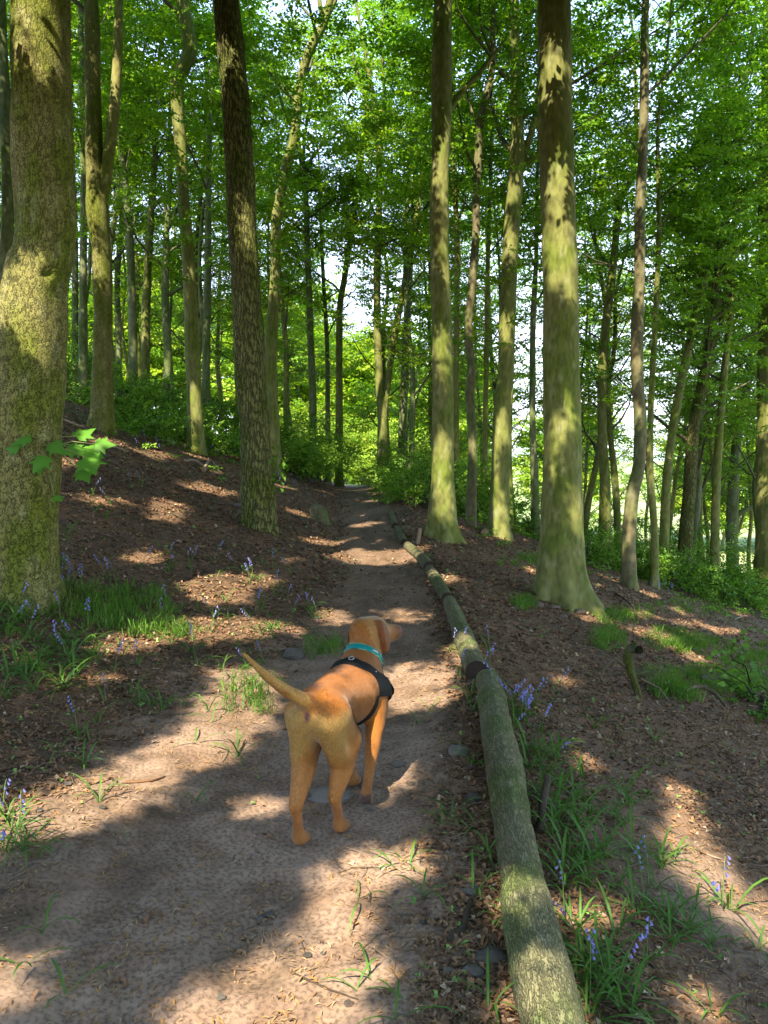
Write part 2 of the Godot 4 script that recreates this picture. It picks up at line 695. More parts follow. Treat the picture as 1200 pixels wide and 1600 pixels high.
func ground_spot(px: float, py: float, rx: float, ry: float) -> void:
	var poly := []
	for k in 10:
		var a := TAU * k / 10.0
		poly.append(px + rx * cos(a) * rng.randf_range(0.8, 1.15)); poly.append(py + ry * sin(a) * rng.randf_range(0.8, 1.15))
	ground_patch(poly, maxf(3.0, minf(9.0, ry * 0.6)))

func trunk_spot(px: float, py: float, rx: float, ry: float, d: float) -> void:
	var y := py - ry
	while y <= py + ry:
		var p := at_depth(px, y, d)
		mark(p, 0.03 + maxf(0.04, rx / FPX * d * sqrt(maxf(0.05, 1.0 - pow((y - py) / (ry + 1.0), 2.0)))))
		y += 4.0

func mark_sun_patches() -> void:
	lit.resize(GW * GH); lit_a.resize(GW * GH); lit_b.resize(GW * GH)
	ground_patch([-40, 1285, -40, 1330, 70, 1305, 170, 1265, 290, 1208, 400, 1150, 438, 1095, 425, 1055, 380, 1042, 330, 1052, 345, 1095, 270, 1160, 140, 1222])
	ground_spot(342, 928, 52, 15)
	ground_spot(355, 982, 66, 21)
	ground_spot(245, 992, 44, 12)
	ground_patch([595, 1050, 640, 1036, 695, 1044, 710, 1070, 688, 1098, 640, 1112, 606, 1104])
	ground_spot(525, 965, 14, 6)
	ground_patch([482, 842, 520, 846, 560, 862, 640, 862, 655, 872, 620, 882, 560, 880, 500, 862], 5.0)
	ground_spot(575, 843, 18, 4)
	ground_spot(560, 820, 16, 3)
	ground_spot(572, 805, 12, 2)
	ground_spot(440, 865, 24, 6)
	for q in [[300, 900, 22, 6], [410, 905, 18, 5], [200, 1010, 26, 6], [455, 985, 16, 6], [640, 960, 18, 6], [230, 870, 20, 5], [160, 780, 18, 4], [310, 760, 22, 4]]:
		ground_spot(q[0], q[1], q[2], q[3])
	ground_patch([500, 1360, 570, 1342, 620, 1328, 665, 1335, 635, 1368, 560, 1385, 515, 1405])
	ground_patch([275, 1610, 340, 1540, 420, 1480, 500, 1465, 570, 1470, 590, 1510, 550, 1560, 540, 1640])
	ground_patch([-40, 1490, 20, 1495, 45, 1520, 20, 1560, -40, 1560])
	ground_spot(425, 1258, 24, 8)
	ground_patch([1045, 1225, 1060, 1228, 1090, 1300, 1150, 1372, 1230, 1455, 1230, 1490, 1135, 1430, 1070, 1370, 1048, 1300])
	ground_spot(912, 1192, 14, 12)
	ground_spot(925, 1432, 26, 16)
	ground_spot(1085, 1560, 36, 22)
	ground_patch([835, 1520, 870, 1525, 890, 1640, 830, 1640])
	ground_spot(800, 1400, 12, 22)
	ground_spot(728, 1018, 28, 9)
	ground_spot(655, 856, 12, 4)
	ground_spot(700, 905, 22, 4)
	for s in [[1010, 985, 18, 3], [1045, 1002, 15, 3], [1095, 1030, 17, 3], [925, 965, 15, 3], [1080, 975, 20, 3], [1140, 985, 16, 3], [1000, 960, 20, 3], [880, 1065, 12, 4], [270, 810, 15, 4], [345, 770, 18, 3], [250, 712, 20, 3], [170, 690, 18, 2], [150, 1062, 40, 4], [590, 770, 10, 2]]:
		ground_spot(s[0], s[1], s[2], s[3])
	# on trunks: centre, half size, depth
	for s in [[864, 150, 18, 28, 8.8], [882, 440, 22, 24, 8.8], [860, 395, 10, 34, 8.8], [880, 375, 10, 16, 8.8], [880, 310, 12, 12, 8.8], [893, 682, 12, 24, 8.8], [874, 728, 9, 13, 8.8], [904, 830, 5, 26, 8.8],
			[683, 252, 9, 24, 11.2], [690, 360, 6, 8, 11.2], [692, 525, 14, 16, 11.2], [690, 700, 15, 26, 11.2], [691, 765, 13, 18, 11.2], [690, 560, 8, 8, 11.2],
			[786, 695, 10, 14, 14.8], [783, 798, 7, 9, 14.8], [801, 412, 8, 9, 14.8], [791, 538, 8, 12, 14.8], [803, 320, 8, 8, 14.8], [785, 836, 16, 8, 14.5],
			[1003, 215, 6, 12, 13.5], [999, 350, 6, 8, 13.5], [998, 455, 8, 14, 13.5], [995, 495, 7, 14, 13.5], [1001, 680, 6, 10, 13.5], [986, 815, 9, 30, 13.4], [997, 605, 7, 12, 13.5],
			[942, 640, 7, 30, 17.0], [945, 735, 8, 12, 17.0], [943, 540, 6, 14, 17.0], [436, 325, 7, 26, 17.8], [430, 400, 6, 20, 17.8], [428, 470, 6, 12, 17.8], [466, 150, 6, 16, 17.8],
			[280, 165, 8, 14, 16.0], [281, 218, 8, 13, 16.0], [300, 620, 8, 14, 16.0], [148, 290, 9, 15, 14.1], [161, 330, 6, 12, 14.1], [158, 378, 11, 15, 14.1], [744, 340, 5, 14, 15.2], [739, 430, 5, 10, 15.2], [738, 690, 7, 12, 15.2], [747, 240, 5, 10, 15.2],
			[598, 690, 6, 16, 22.8], [595, 590, 5, 12, 22.8], [1197, 640, 10, 10, 12.4], [1085, 505, 6, 10, 16.0], [1024, 480, 5, 8, 16.0], [1036, 860, 6, 30, 16.5], [484, 560, 5, 16, 23.8], [628, 740, 6, 10, 23.8], [1117, 880, 6, 14, 16.5]]:
		trunk_spot(s[0], s[1], s[2], s[3], s[4])
	# chance flecks over trunks and bank
	for i in 70:
		var fd := rng.randf_range(7.5, 22.0)
		var fx := rng.randf_range(-0.5, 0.5) * fd
		mark(Vector3(fx, H(fx, -fd) + rng.randf_range(0.0, 6.5), -fd), rng.randf_range(0.10, 0.22))
	# on the dog's back and elbow
	trunk_spot(538, 1046, 12, 12, 3.2)
	trunk_spot(579, 1140, 9, 8, 3.3)
# ------------------------------------------------------------------ trees
const BARK := {
	"beech": [Color(0.149, 0.156, 0.045), Color(0.105, 0.134, 0.021), Color(0.225, 0.232, 0.106)],
	"grey": [Color(0.121, 0.139, 0.064), Color(0.076, 0.107, 0.025), Color(0.193, 0.215, 0.120)],
	"oak": [Color(0.169, 0.170, 0.054), Color(0.119, 0.145, 0.023), Color(0.183, 0.191, 0.067)],
	"plated": [Color(0.189, 0.179, 0.056), Color(0.132, 0.156, 0.020), Color(0.282, 0.276, 0.128)],
	"red": [Color(0.135, 0.117, 0.059), Color(0.099, 0.122, 0.039), Color(0.205, 0.204, 0.111)],
	"log": [Color(0.188, 0.180, 0.092), Color(0.131, 0.162, 0.053), Color(0.269, 0.240, 0.144)],
}

func bark_color(kind: String, p: Vector3, s: float) -> Color:
	var k: Array = BARK[kind]
	var a := nz.get_noise_3d(p.x * 2.2 + s, p.y * 1.1, p.z * 2.2)
	var b := nz.get_noise_3d(p.x * 6.0, p.y * 3.5 + s, p.z * 6.0 + 9.0)
	var c: Color = k[0].lerp(k[1], smoothstep(-0.15, 0.4, a))
	c = c.lerp(k[2], smoothstep(0.22, 0.5, b) * 0.6)
	var f := nf.get_noise_3d(p.x * 16.0, p.y * 9.0 + s, p.z * 16.0)
	return c * (1.0 + 0.22 * f)

# an uneven round stem along a smooth line; knots: [height, angle, size]
func stem(pts: Array, rad: Array, segs: int, step: float, kind: String, flare: float, roots: int, base: Vector3, bumps := 0.02, knots: Array = []) -> ArrayMesh:
	var rs := resample(pts, rad, step)
	var P: Array = rs[0]
	var R: Array = rs[1]
	var mb := MB.new()
	var s := base.x * 3.7 + base.z * 1.3
	var texn := maxf(1.0, round(TAU * float(rad[1]) / 0.55))
	var ph := fmod(absf(s) * 2.3, TAU)
	var vlen := 0.0
	var ref := Vector3(0, 0, 1)
	for i in P.size():
		var p: Vector3 = P[i]
		var dir: Vector3 = ((P[mini(i + 1, P.size() - 1)] - P[maxi(i - 1, 0)]) as Vector3).normalized()
		if absf(dir.dot(ref)) > 0.95:
			ref = Vector3(1, 0, 0.2).normalized()
		var sx := dir.cross(ref).normalized()
		ref = sx.cross(dir).normalized()
		if i:
			vlen += (P[i] - P[i - 1]).length()
		var h := p.y - base.y
		for k in segs + 1:
			var a := TAU * (k % segs) / segs
			var o := sx * cos(a) + ref * sin(a)
			var r: float = R[i]
			if flare > 0.0:
				var lobe := pow(maxf(0.0, 0.5 + 0.5 * cos(roots * a + ph + 0.7 * sin(a + ph))), 2.0)
				var hh := maxf(h, -0.05)
				r *= 1.0 + flare * (0.30 * exp(-hh / 0.55) + (0.08 + 1.05 * lobe) * exp(-hh / 0.20))
			var q := p + o * r
			if bumps > 0.0:
				r += R[i] * bumps * (2.4 * nz.get_noise_3d(q.x * 1.6 + s, q.y * 0.7, q.z * 1.6) + 1.0 * nz.get_noise_3d(q.x * 6.0, q.y * 2.6 + s, q.z * 6.0))
			var dark := 1.0
			for kn in knots:
				var dh: float = (h - kn[0]) / kn[2]
				var da: float = angle_difference(a, kn[1]) * R[i] / kn[2]
				var q2 := dh * dh + da * da
				if q2 < 9.0:
					r += kn[2] * (0.55 * exp(-q2 * 0.9) - 0.95 * exp(-q2 * 5.5))
			mb.add(p + o * r, o, Vector2(texn * k / segs, vlen / 0.55), bark_color(kind, p + o * r, s) * dark)
	var w := segs + 1
	for i in P.size() - 1:
		for k in segs:
			var q := i * w + k
			mb.tri(q, q + 1, q + w)
			mb.tri(q + 1, q + w + 1, q + w)
	mb.smooth()
	for i in P.size():      # one normal on both sides of the seam
		var nn := (mb.n[i * w] + mb.n[i * w + segs]).normalized()
		mb.n[i * w] = nn; mb.n[i * w + segs] = nn
	return mb.to()

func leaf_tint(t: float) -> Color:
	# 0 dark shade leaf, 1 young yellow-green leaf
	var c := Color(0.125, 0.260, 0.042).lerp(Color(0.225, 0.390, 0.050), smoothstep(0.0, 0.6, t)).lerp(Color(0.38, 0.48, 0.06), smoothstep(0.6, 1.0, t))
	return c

# limbs, twigs and leaf sprays round a trunk; P in world, root at base
func crown(root: Node3D, P: Array, R: Array, hb: float, limbs: int, reach: float, tint: float, dens: float, allow_near := false, big := 1.0) -> void:
	var base := root.position
	var mb := MB.new()
	var xf := []
	var col := []
	var top: float = P[-1].y
	var lo: float = base.y + hb
	var az := rng.randf() * TAU
	for i in limbs:
		var t := (i + rng.randf() * 0.8) / limbs
		var y := lerpf(lo, top, t)
		# the trunk point at that height
		var j := 1
		while j < P.size() - 1 and P[j].y < y:
			j += 1
		var f: float = clampf((y - P[j - 1].y) / maxf(0.01, P[j].y - P[j - 1].y), 0.0, 1.0)
		var o: Vector3 = P[j - 1].lerp(P[j], f)
		var r0: float = lerpf(R[j - 1], R[j], f)
		az += 2.4 + rng.randf_range(-0.5, 0.5)
		var el := deg_to_rad(rng.randf_range(22.0, 62.0))
		var l := reach * lerpf(1.0, 0.45, t) * rng.randf_range(0.7, 1.25)
		var dir := Vector3(cos(az) * cos(el), sin(el), sin(az) * cos(el))
		var pts := [o]
		var rad := [minf(r0 * 0.45, 0.05)]
		var bend := rv(0.25)
		var bad := false
		for k in 5:
			var q: Vector3 = pts[-1] + dir * (l / 5.0)
			pts.append(q)
			rad.append(lerpf(rad[0], 0.006, (k + 1) / 5.0))
			dir = (dir + bend * 0.5 + rv(0.22) + Vector3(0, 0.07, 0)).normalized()
			if is_lit(q) and not in_frame(q, 0.0):
				bad = true
		if bad:
			continue
		tube(mb, pts, rad, 5, Color(0.085, 0.080, 0.045))
		var subs := 5
		for k in subs:
			var tt := 0.25 + 0.75 * (k + rng.randf()) / subs
			var ii := mini(4, int(tt * 5.0))
			var so: Vector3 = pts[ii].lerp(pts[ii + 1], tt * 5.0 - ii)
			var ld: Vector3 = (pts[ii + 1] - pts[ii]).normalized()
			var a2 := rng.randf() * TAU
			var sd := (ld * 0.6 + Vector3(cos(a2), rng.randf_range(-0.25, 0.45), sin(a2))).normalized()
			var sl := l * rng.randf_range(0.22, 0.45) * (1.15 - 0.5 * tt)
			var mid := so + sd * (sl * 0.5) + rv(0.05)
			var end := so + sd * sl + Vector3(0, -0.06 * sl, 0) + rv(0.06)
			tube(mb, [so, mid, end], [0.011, 0.007, 0.003], 3, Color(0.075, 0.068, 0.042))
			var ns := int(round(4.0 * dens * rng.randf_range(0.7, 1.3)))
			for m in ns:
				var q := so.lerp(end, 0.2 + 0.8 * (m + rng.randf()) / ns) + rv(0.16)
				if not allow_near and in_frame(q, 120.0) and -q.z < 12.5:
					continue
				var fd := Vector3(sd.x, 0, sd.z).normalized().rotated(Vector3.UP, rng.randf_range(-1.3, 1.3))
				if lit_near(q + fd * 0.32, 0.26):
					continue
				var bs := Basis(fd, Vector3.UP, fd.cross(Vector3.UP)).rotated(fd, rng.randf_range(-0.7, 0.7)).rotated(fd.cross(Vector3.UP), rng.randf_range(-0.15, 0.6))
				xf.append(Transform3D(bs.scaled(Vector3.ONE * rng.randf_range(0.6, 1.6) * big), q - base))
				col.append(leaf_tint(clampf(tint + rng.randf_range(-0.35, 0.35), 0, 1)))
	if mb.ix.size():
		for i in mb.v.size():
			mb.v[i] -= base
		part("branches", mb.to(), M.twig, root).set_meta("kind", "stuff")
	split_foliage(root, xf, col, SH.sprays)

func split_foliage(root: Node3D, xf: Array, col: Array, meshes: Array) -> void:
	if xf.is_empty():
		return
	var k := meshes.size()
	for m in k:
		var a := []
		var b := []
		for i in range(m, xf.size(), k):
			a.append(xf[i]); b.append(col[i])
		if a.size():
			copies("crown", meshes[m], null, a, b, root)

# pix: [[x, y, width] ...] from the ground up; o: options
func photo_tree(called: String, label: String, pix: Array, o: Dictionary, group := "") -> Node3D:
	var d: float = o.get("d", 0.0)
	var b: Array = pix[0]
	var base: Vector3
	if d == 0.0:
		base = hit(b[0], b[1])
		d = -base.z
	else:
		base = at_depth(b[0], b[1], d)
		base.y = H(base.x, base.z)
	var kind: String = o.get("bark", "beech")
	var P := []
	var R := []
	var w0: float = pix[1][2] * 0.5 / FPX * d
	P.append(Vector3(base.x, base.y - 0.45, base.z)); R.append(w0)
	P.append(base); R.append(w0)
	for i in range(1, pix.size()):
		var p := at_depth(pix[i][0], pix[i][1], d)
		if p.y < base.y + 0.15:
			continue
		P.append(p)
		R.append(pix[i][2] * 0.5 / FPX * d)
	var root := thing(called, label, "tree", base, group)
	var top: float = o.get("top", 15.0)
	if not o.get("stop", false):
		var dir: Vector3 = (P[-1] - P[-2]).normalized()
		dir = (dir + Vector3(0, 1.2, 0)).normalized()
		var left: float = base.y + top - P[-1].y
		var r1: float = R[-1]
		var n := 4
		if left > 0.5:
			for i in n:
				dir = (dir + Vector3(rng.randf_range(-0.12, 0.12), 0.1, rng.randf_range(-0.12, 0.12))).normalized()
				P.append(P[-1] + dir * (left / n))
				R.append(lerpf(r1, maxf(0.015, r1 * 0.15), (i + 1.0) / n))
	# the mesh lives round the base
	var PL := []
	for p in P:
		PL.append(p - base)
	var near: bool = d < 13.0
	var segs: int = o.get("segs", 40 if near else (18 if d < 18.0 else 12))
	var m := stem_at(PL, R, segs, 0.07 if near else 0.22, kind, o.get("flare", 0.5), o.get("roots", 5), base, o.get("bumps", 0.05), o.get("knots", []))
	part("trunk", m, M[o.get("mat", "oak" if kind == "oak" else ("plated" if kind == "plated" else "beech"))], root)
	for lm in o.get("limbs", []):
		var lp := []
		var lr := []
		for q in lm:
			lp.append(at_depth(q[0], q[1], d + q[3] if q.size() > 3 else d) - base)
			lr.append(q[2] * 0.5 / FPX * d)
		part("limb", stem_at(lp, lr, 10, 0.15, kind, 0.0, 0, base, 0.03), M["oak" if kind == "oak" else "beech"], root)
		if o.get("limb_leaves", true) and d > 12.5:
			var wp := []
			for q in lp:
				wp.append(q + base)
			var sub := 0.35
			crown_limb(root, wp, lr, o.get("tint", 0.45))
	var n_l: int = o.get("limbs_n", 12)
	if n_l > 0:
		crown(root, P, R, o.get("hb", 5.0), n_l, o.get("reach", 2.6), o.get("tint", 0.45), o.get("dens", 1.0))
	if d < 13.0:
		canopy_trees.append([root, P[-1], [], []])
	return root

func stem_at(PL: Array, R: Array, segs: int, step: float, kind: String, flare: float, roots: int, base: Vector3, bumps: float, knots: Array = []) -> ArrayMesh:
	# noise is looked up round the tree's own place, so that no two stems are alike
	var s := Vector3(fmod(base.x * 13.7, 50.0), 0, fmod(base.z * 7.9, 50.0))
	var P := []
	for p in PL:
		P.append(p + s)
	var m := stem(P, R, segs, step, kind, flare, roots, s, bumps, knots)
	var arr := m.surface_get_arrays(0)
	var v: PackedVector3Array = arr[Mesh.ARRAY_VERTEX]
	for i in v.size():
		v[i] -= s
	arr[Mesh.ARRAY_VERTEX] = v
	var out := ArrayMesh.new()
	out.add_surface_from_arrays(Mesh.PRIMITIVE_TRIANGLES, arr)
	return out

func crown_limb(root: Node3D, wp: Array, lr: Array, tint: float) -> void:
	# twigs and sprays along the upper part of a limb that the photograph shows
	var xf := []
	var col := []
	var mb := MB.new()
	for i in range(1, wp.size()):
		for k in 3:
			var o: Vector3 = wp[i - 1].lerp(wp[i], rng.randf())
			if i == 1 and wp.size() > 3:
				continue
			var a := rng.randf() * TAU
			var dir := Vector3(cos(a), rng.randf_range(0.1, 0.9), sin(a)).normalized()
			var l := rng.randf_range(0.6, 1.5)
			var e := o + dir * l
			tube(mb, [o, o.lerp(e, 0.5) + rv(0.06), e], [0.012, 0.008, 0.003], 3, Color(0.075, 0.068, 0.042))
			for m in 4:
				var q := o.lerp(e, rng.randf_range(0.35, 1.05)) + rv(0.15)
				if lit_near(q, 0.3):
					continue
				var fd := Vector3(dir.x, 0, dir.z).normalized().rotated(Vector3.UP, rng.randf_range(-1.2, 1.2))
				xf.append(Transform3D(Basis(fd, Vector3.UP, fd.cross(Vector3.UP)).rotated(fd, rng.randf_range(-0.6, 0.6)), q - root.position))
				col.append(leaf_tint(clampf(tint + rng.randf_range(-0.35, 0.35), 0, 1)))
	for i in mb.v.size():
		mb.v[i] -= root.position
	if mb.ix.size():
		part("branches", mb.to(), M.twig, root).set_meta("kind", "stuff")
	split_foliage(root, xf, col, SH.sprays)

func photo_trees() -> void:
	# --- close by
	var t1 := photo_tree("sycamore_tree", "broad old trunk with cracked yellow-green bark, knots and a leafy sprig", [[26, 925, 120], [28, 880, 112], [31, 780, 112], [40, 640, 109], [50, 525, 104], [58, 430, 93], [70, 375, 87], [67, 200, 86], [63, 0, 86], [62, -120, 80]],
		{"bark": "plated", "flare": 0.28, "roots": 4, "segs": 64, "bumps": 0.035, "top": 16.0, "hb": 8.5, "limbs_n": 10, "reach": 3.4, "knots": [[1.18, 1.35, 0.045], [0.42, 1.2, 0.05], [4.25, 1.5, 0.06], [0.78, 0.55, 0.07], [2.3, 0.9, 0.08]]})
	photo_tree("oak_tree", "dark furrowed oak trunk with a pile of stones at its foot", [[404, 822, 56], [403, 780, 52], [400, 700, 48], [394, 620, 48], [390, 540, 47], [386, 470, 45], [381, 400, 44], [377, 300, 43], [371, 190, 42], [364, 112, 41], [353, 0, 38], [345, -100, 36]],
		{"bark": "oak", "flare": 0.22, "roots": 6, "segs": 56, "bumps": 0.05, "top": 17.0, "hb": 9.5, "limbs_n": 10, "reach": 3.6, "knots": [[1.75, 0.9, 0.06]]})
	photo_tree("beech_tree", "stout smooth green beech trunk with spreading root feet", [[879, 942, 70], [877, 860, 68], [878, 819, 64], [879, 725, 60], [877, 612, 56], [876, 500, 54], [875, 412, 53], [871, 281, 52], [868, 150, 51], [866, 0, 49], [863, -120, 46]],
		{"bark": "beech", "flare": 0.62, "roots": 7, "segs": 84, "bumps": 0.035, "top": 18.0, "hb": 9.0, "limbs_n": 12, "reach": 4.0})
	photo_tree("beech_tree", "straight olive beech trunk with a broken dead branch stub", [[692, 845, 40], [692, 800, 39], [692, 720, 35], [692, 600, 33], [689, 487, 31], [687, 356, 29], [688, 244, 29], [690, 150, 31], [692, 0, 28], [694, -100, 26]],
		{"bark": "beech", "flare": 0.6, "roots": 4, "segs": 48, "bumps": 0.05, "top": 17.0, "hb": 9.5, "limbs_n": 10, "reach": 3.6, "limbs": [[[698, 180, 10], [716, 150, 9], [748, 115, 8], [790, 62, 3]]], "limb_leaves": false})
	# --- up the bank
	photo_tree("sycamore_tree", "forked pale trunk whose two stems part above head height on the bank", [[158, 670, 38], [159, 645, 34], [160, 600, 31], [161, 480, 28], [158, 400, 28], [153, 330, 33], [148, 270, 25], [144, 100, 22], [142, 0, 21]],
		{"bark": "plated", "flare": 0.35, "top": 16.0, "hb": 6.5, "reach": 3.0, "tint": 0.6, "limbs": [[[156, 335, 16], [163, 295, 18], [171, 230, 18], [180, 150, 16], [185, 60, 14], [186, -30, 12]]], "limb_leaves": false})
	photo_tree("sycamore_tree", "crooked pale trunk with a cut stub and a double bend", [[306, 706, 26], [304, 640, 24], [302, 590, 23], [298, 490, 21], [294, 400, 19], [289, 340, 18], [286, 290, 17], [283, 230, 19], [279, 190, 18], [277, 135, 20], [287, 105, 20], [298, 80, 21], [294, 50, 20], [286, 0, 19]],
		{"bark": "beech", "flare": 0.4, "top": 16.0, "hb": 7.0, "reach": 2.8, "tint": 0.55, "limbs": [[[277, 150, 14], [270, 132, 11], [266, 122, 9]]], "limb_leaves": false})
	photo_tree("slender_tree", "thin grey trunk close beside the forked pale trunk", [[131, 630, 16], [130, 560, 14], [130, 420, 11], [131, 300, 10], [128, 150, 9], [126, 0, 8]], {"bark": "grey", "hb": 4.5, "tint": 0.6})
	photo_tree("slender_tree", "pale young trunk half hidden behind the thin grey trunk", [[117, 600, 10], [117, 500, 10], [117, 380, 9], [112, 200, 8], [110, 50, 6]], {"d": 22.0, "bark": "grey", "hb": 5.0, "tint": 0.65})
	photo_tree("slender_tree", "tall slim trunk curving in above the shrubs of the bank", [[208, 640, 15], [208, 560, 14], [204, 400, 12], [197, 300, 12], [190, 240, 11], [190, 180, 9], [196, 100, 7]], {"d": 21.0, "bark": "grey", "hb": 6.0, "tint": 0.55})
	photo_tree("slender_tree", "slim trunk with a mossy branch, leaning toward the crooked one", [[227, 620, 15], [228, 500, 14], [232, 400, 12], [238, 300, 10], [243, 230, 8], [244, 150, 6]], {"d": 22.0, "bark": "beech", "hb": 6.0, "tint": 0.5, "limbs": [[[236, 330, 6], [255, 305, 5], [275, 290, 5], [300, 285, 4]]]})
	photo_tree("slender_tree", "faint slim trunk standing in the gap before the bright field", [[185, 605, 11], [185, 520, 10], [183, 440, 9], [190, 330, 7], [186, 200, 5]], {"d": 26.0, "bark": "grey", "hb": 5.0, "tint": 0.7})
	photo_tree("slender_tree", "slim dark trunk with a fork, behind the crooked one", [[322, 692, 15], [322, 600, 13], [323, 500, 12], [325, 400, 11], [326, 260, 9], [330, 130, 7]], {"bark": "grey", "hb": 6.0, "tint": 0.4, "limbs": [[[322, 540, 7], [314, 470, 7], [312, 400, 6], [318, 320, 5]]]})
	photo_tree("slender_tree", "grey trunk just beyond the broad old trunk with cracked bark", [[2, 640, 18], [2, 480, 17], [13, 330, 18], [10, 200, 18], [4, 60, 13], [2, -60, 10]], {"d": 13.6, "bark": "grey", "hb": 8.0, "flare": 0.2})
	# --- in the middle
	photo_tree("beech_tree", "sunlit yellow-green trunk leaning out behind the oak, forked high up", [[430, 742, 21], [428, 690, 20], [424, 612, 20], [424, 525, 19], [430, 431, 16], [432, 349, 15], [437, 311, 15], [449, 255, 15], [460, 210, 14], [467, 142, 13], [481, 86, 13], [508, 30, 12]],
		{"bark": "beech", "flare": 0.3, "hb": 8.0, "top": 15.0, "tint": 0.55, "limbs": [[[506, 34, 8], [500, 8, 7], [496, -30, 6]], [[510, 28, 8], [524, 0, 7], [536, -40, 6]]], "limb_leaves": false})
	photo_tree("slender_tree", "dark straight trunk fanning into many upright branches", [[490, 700, 13], [489, 640, 12], [488, 600, 11], [484, 487, 10], [480, 375, 9], [477, 300, 9], [472, 262, 9]], {"d": 23.0, "bark": "grey", "hb": 6.0, "stop": true, "tint": 0.5, "limbs_n": 8,
		"limbs": [[[473, 270, 6], [462, 215, 5], [440, 160, 4], [425, 90, 3]], [[472, 265, 6], [478, 200, 5], [490, 130, 4], [486, 50, 3]], [[474, 268, 6], [500, 230, 5], [530, 205, 4], [552, 180, 3]], [[472, 262, 5], [466, 190, 4], [470, 110, 3], [455, 20, 3]]]})
	photo_tree("slender_tree", "mottled trunk at the crest of the path, split low into two stems", [[597, 766, 20], [598, 700, 17], [597, 640, 16], [593, 600, 13], [590, 525, 12], [589, 450, 11], [591, 375, 11], [593, 300, 10], [591, 232, 9]], {"d": 22.5, "bark": "beech", "hb": 6.0, "stop": true, "limbs_n": 6, "tint": 0.5,
		"limbs": [[[601, 640, 10], [611, 560, 10], [621, 500, 10], [634, 430, 9], [640, 375, 9], [655, 320, 8], [659, 240, 7], [650, 150, 5]], [[592, 240, 8], [584, 160, 6], [572, 90, 5], [556, 0, 4]], [[592, 236, 7], [600, 150, 5], [596, 60, 4], [604, -20, 3]], [[591, 238, 6], [578, 180, 4], [560, 120, 4], [548, 60, 3]]]})
	photo_tree("slender_tree", "straight dark trunk just past the crest, beside the split one", [[627, 758, 14], [628, 690, 13], [631, 620, 12], [636, 500, 11], [641, 400, 10], [648, 330, 9], [650, 200, 7]], {"d": 24.0, "bark": "grey", "hb": 6.5, "tint": 0.45, "limbs": [[[648, 360, 7], [668, 320, 6], [690, 300, 5], [705, 260, 4]]]})
	photo_tree("slender_tree", "slim pale trunk with a fork, at the bend of the path", [[530, 748, 14], [530, 690, 12], [530, 612, 11], [531, 487, 10], [539, 430, 9], [550, 356, 9], [559, 280, 8], [565, 244, 7], [575, 140, 5]], {"d": 25.0, "bark": "beech", "hb": 6.0, "tint": 0.55, "limbs": [[[548, 370, 5], [570, 340, 5], [588, 310, 4]]]})
	photo_tree("slender_tree", "very thin grey stem between the path's bend and the dark trunk", [[512, 705, 9], [512, 640, 8], [511, 540, 7], [505, 430, 6], [500, 320, 4]], {"d": 27.0, "bark": "grey", "hb": 4.5, "tint": 0.65})
	photo_tree("slender_tree", "shaggy crooked trunk between the straight beech and the yellow-footed one", [[735, 822, 18], [737, 760, 16], [738, 690, 14], [734, 612, 14], [738, 580, 14], [733, 545, 14], [732, 506, 13], [737, 450, 13], [743, 375, 12], [745, 300, 12], [748, 225, 12], [752, 180, 12], [768, 115, 10], [769, 50, 9], [768, -40, 8]], {"bark": "red", "flare": 0.3, "hb": 6.5, "reach": 2.4})
	photo_tree("slender_tree", "dark trunk in the shade hard behind the straight beech", [[714, 795, 10], [713, 700, 9], [713, 560, 9], [714, 400, 9], [710, 260, 8], [708, 120, 6]], {"d": 20.0, "bark": "oak", "mat": "beech", "hb": 6.0, "tint": 0.3})
	photo_tree("slender_tree", "thin blackish stem standing before the pale gap", [[758, 812, 9], [758, 690, 8], [760, 560, 8], [762, 420, 7], [766, 280, 5]], {"d": 20.5, "bark": "oak", "mat": "beech", "hb": 5.5, "tint": 0.35})
	photo_tree("beech_tree", "tall beech with a yellow sunlit foot and one heavy limb", [[779, 838, 36], [780, 800, 31], [782, 725, 28], [786, 612, 26], [790, 600, 25], [792, 506, 25], [796, 412, 25], [803, 319, 24], [808, 244, 23], [807, 190, 19], [806, 112, 16], [804, 0, 13]], {"bark": "beech", "flare": 0.5, "hb": 6.5, "reach": 3.2, "tint": 0.25, "top": 17.0,
		"limbs": [[[812, 262, 12], [828, 215, 10], [838, 170, 9], [846, 90, 7]], [[806, 270, 10], [835, 245, 9], [865, 222, 7], [930, 190, 5]]]})
	photo_tree("slender_tree", "thin dark stem tucked behind the yellow-footed beech", [[797, 832, 10], [797, 760, 9], [796, 690, 8], [800, 560, 7], [806, 420, 5]], {"d": 18.5, "bark": "oak", "mat": "beech", "hb": 6.0, "tint": 0.3})
	photo_tree("slender_tree", "slim dark trunk clothed in leaves at its foot, before the pale field", [[838, 852, 16], [836, 800, 14], [835, 740, 12], [832, 650, 10], [833, 500, 9], [838, 400, 7], [840, 260, 5]], {"d": 18.5, "bark": "grey", "hb": 5.0, "tint": 0.4})
	# --- down the slope
	photo_tree("slender_tree", "slim sun-dappled trunk leaning past the stout beech", [[945, 876, 21], [945, 820, 19], [945, 744, 16], [941, 669, 14], [941, 556, 13], [945, 520, 13], [954, 450, 12], [964, 356, 11], [971, 311, 10], [990, 262, 8], [994, 150, 6]], {"bark": "beech", "flare": 0.3, "hb": 7.0, "tint": 0.4})
	photo_tree("slender_tree", "reddish peeling trunk with a crook low down, sunlit at the bend", [[984, 917, 25], [983, 880, 22], [983, 837, 21], [988, 774, 20], [999, 725, 19], [1000, 650, 19], [996, 594, 19], [996, 500, 18], [999, 440, 17], [1000, 337, 16], [1005, 225, 14], [1007, 112, 13], [1009, 0, 11]], {"bark": "red", "flare": 0.25, "hb": 8.0, "tint": 0.3})
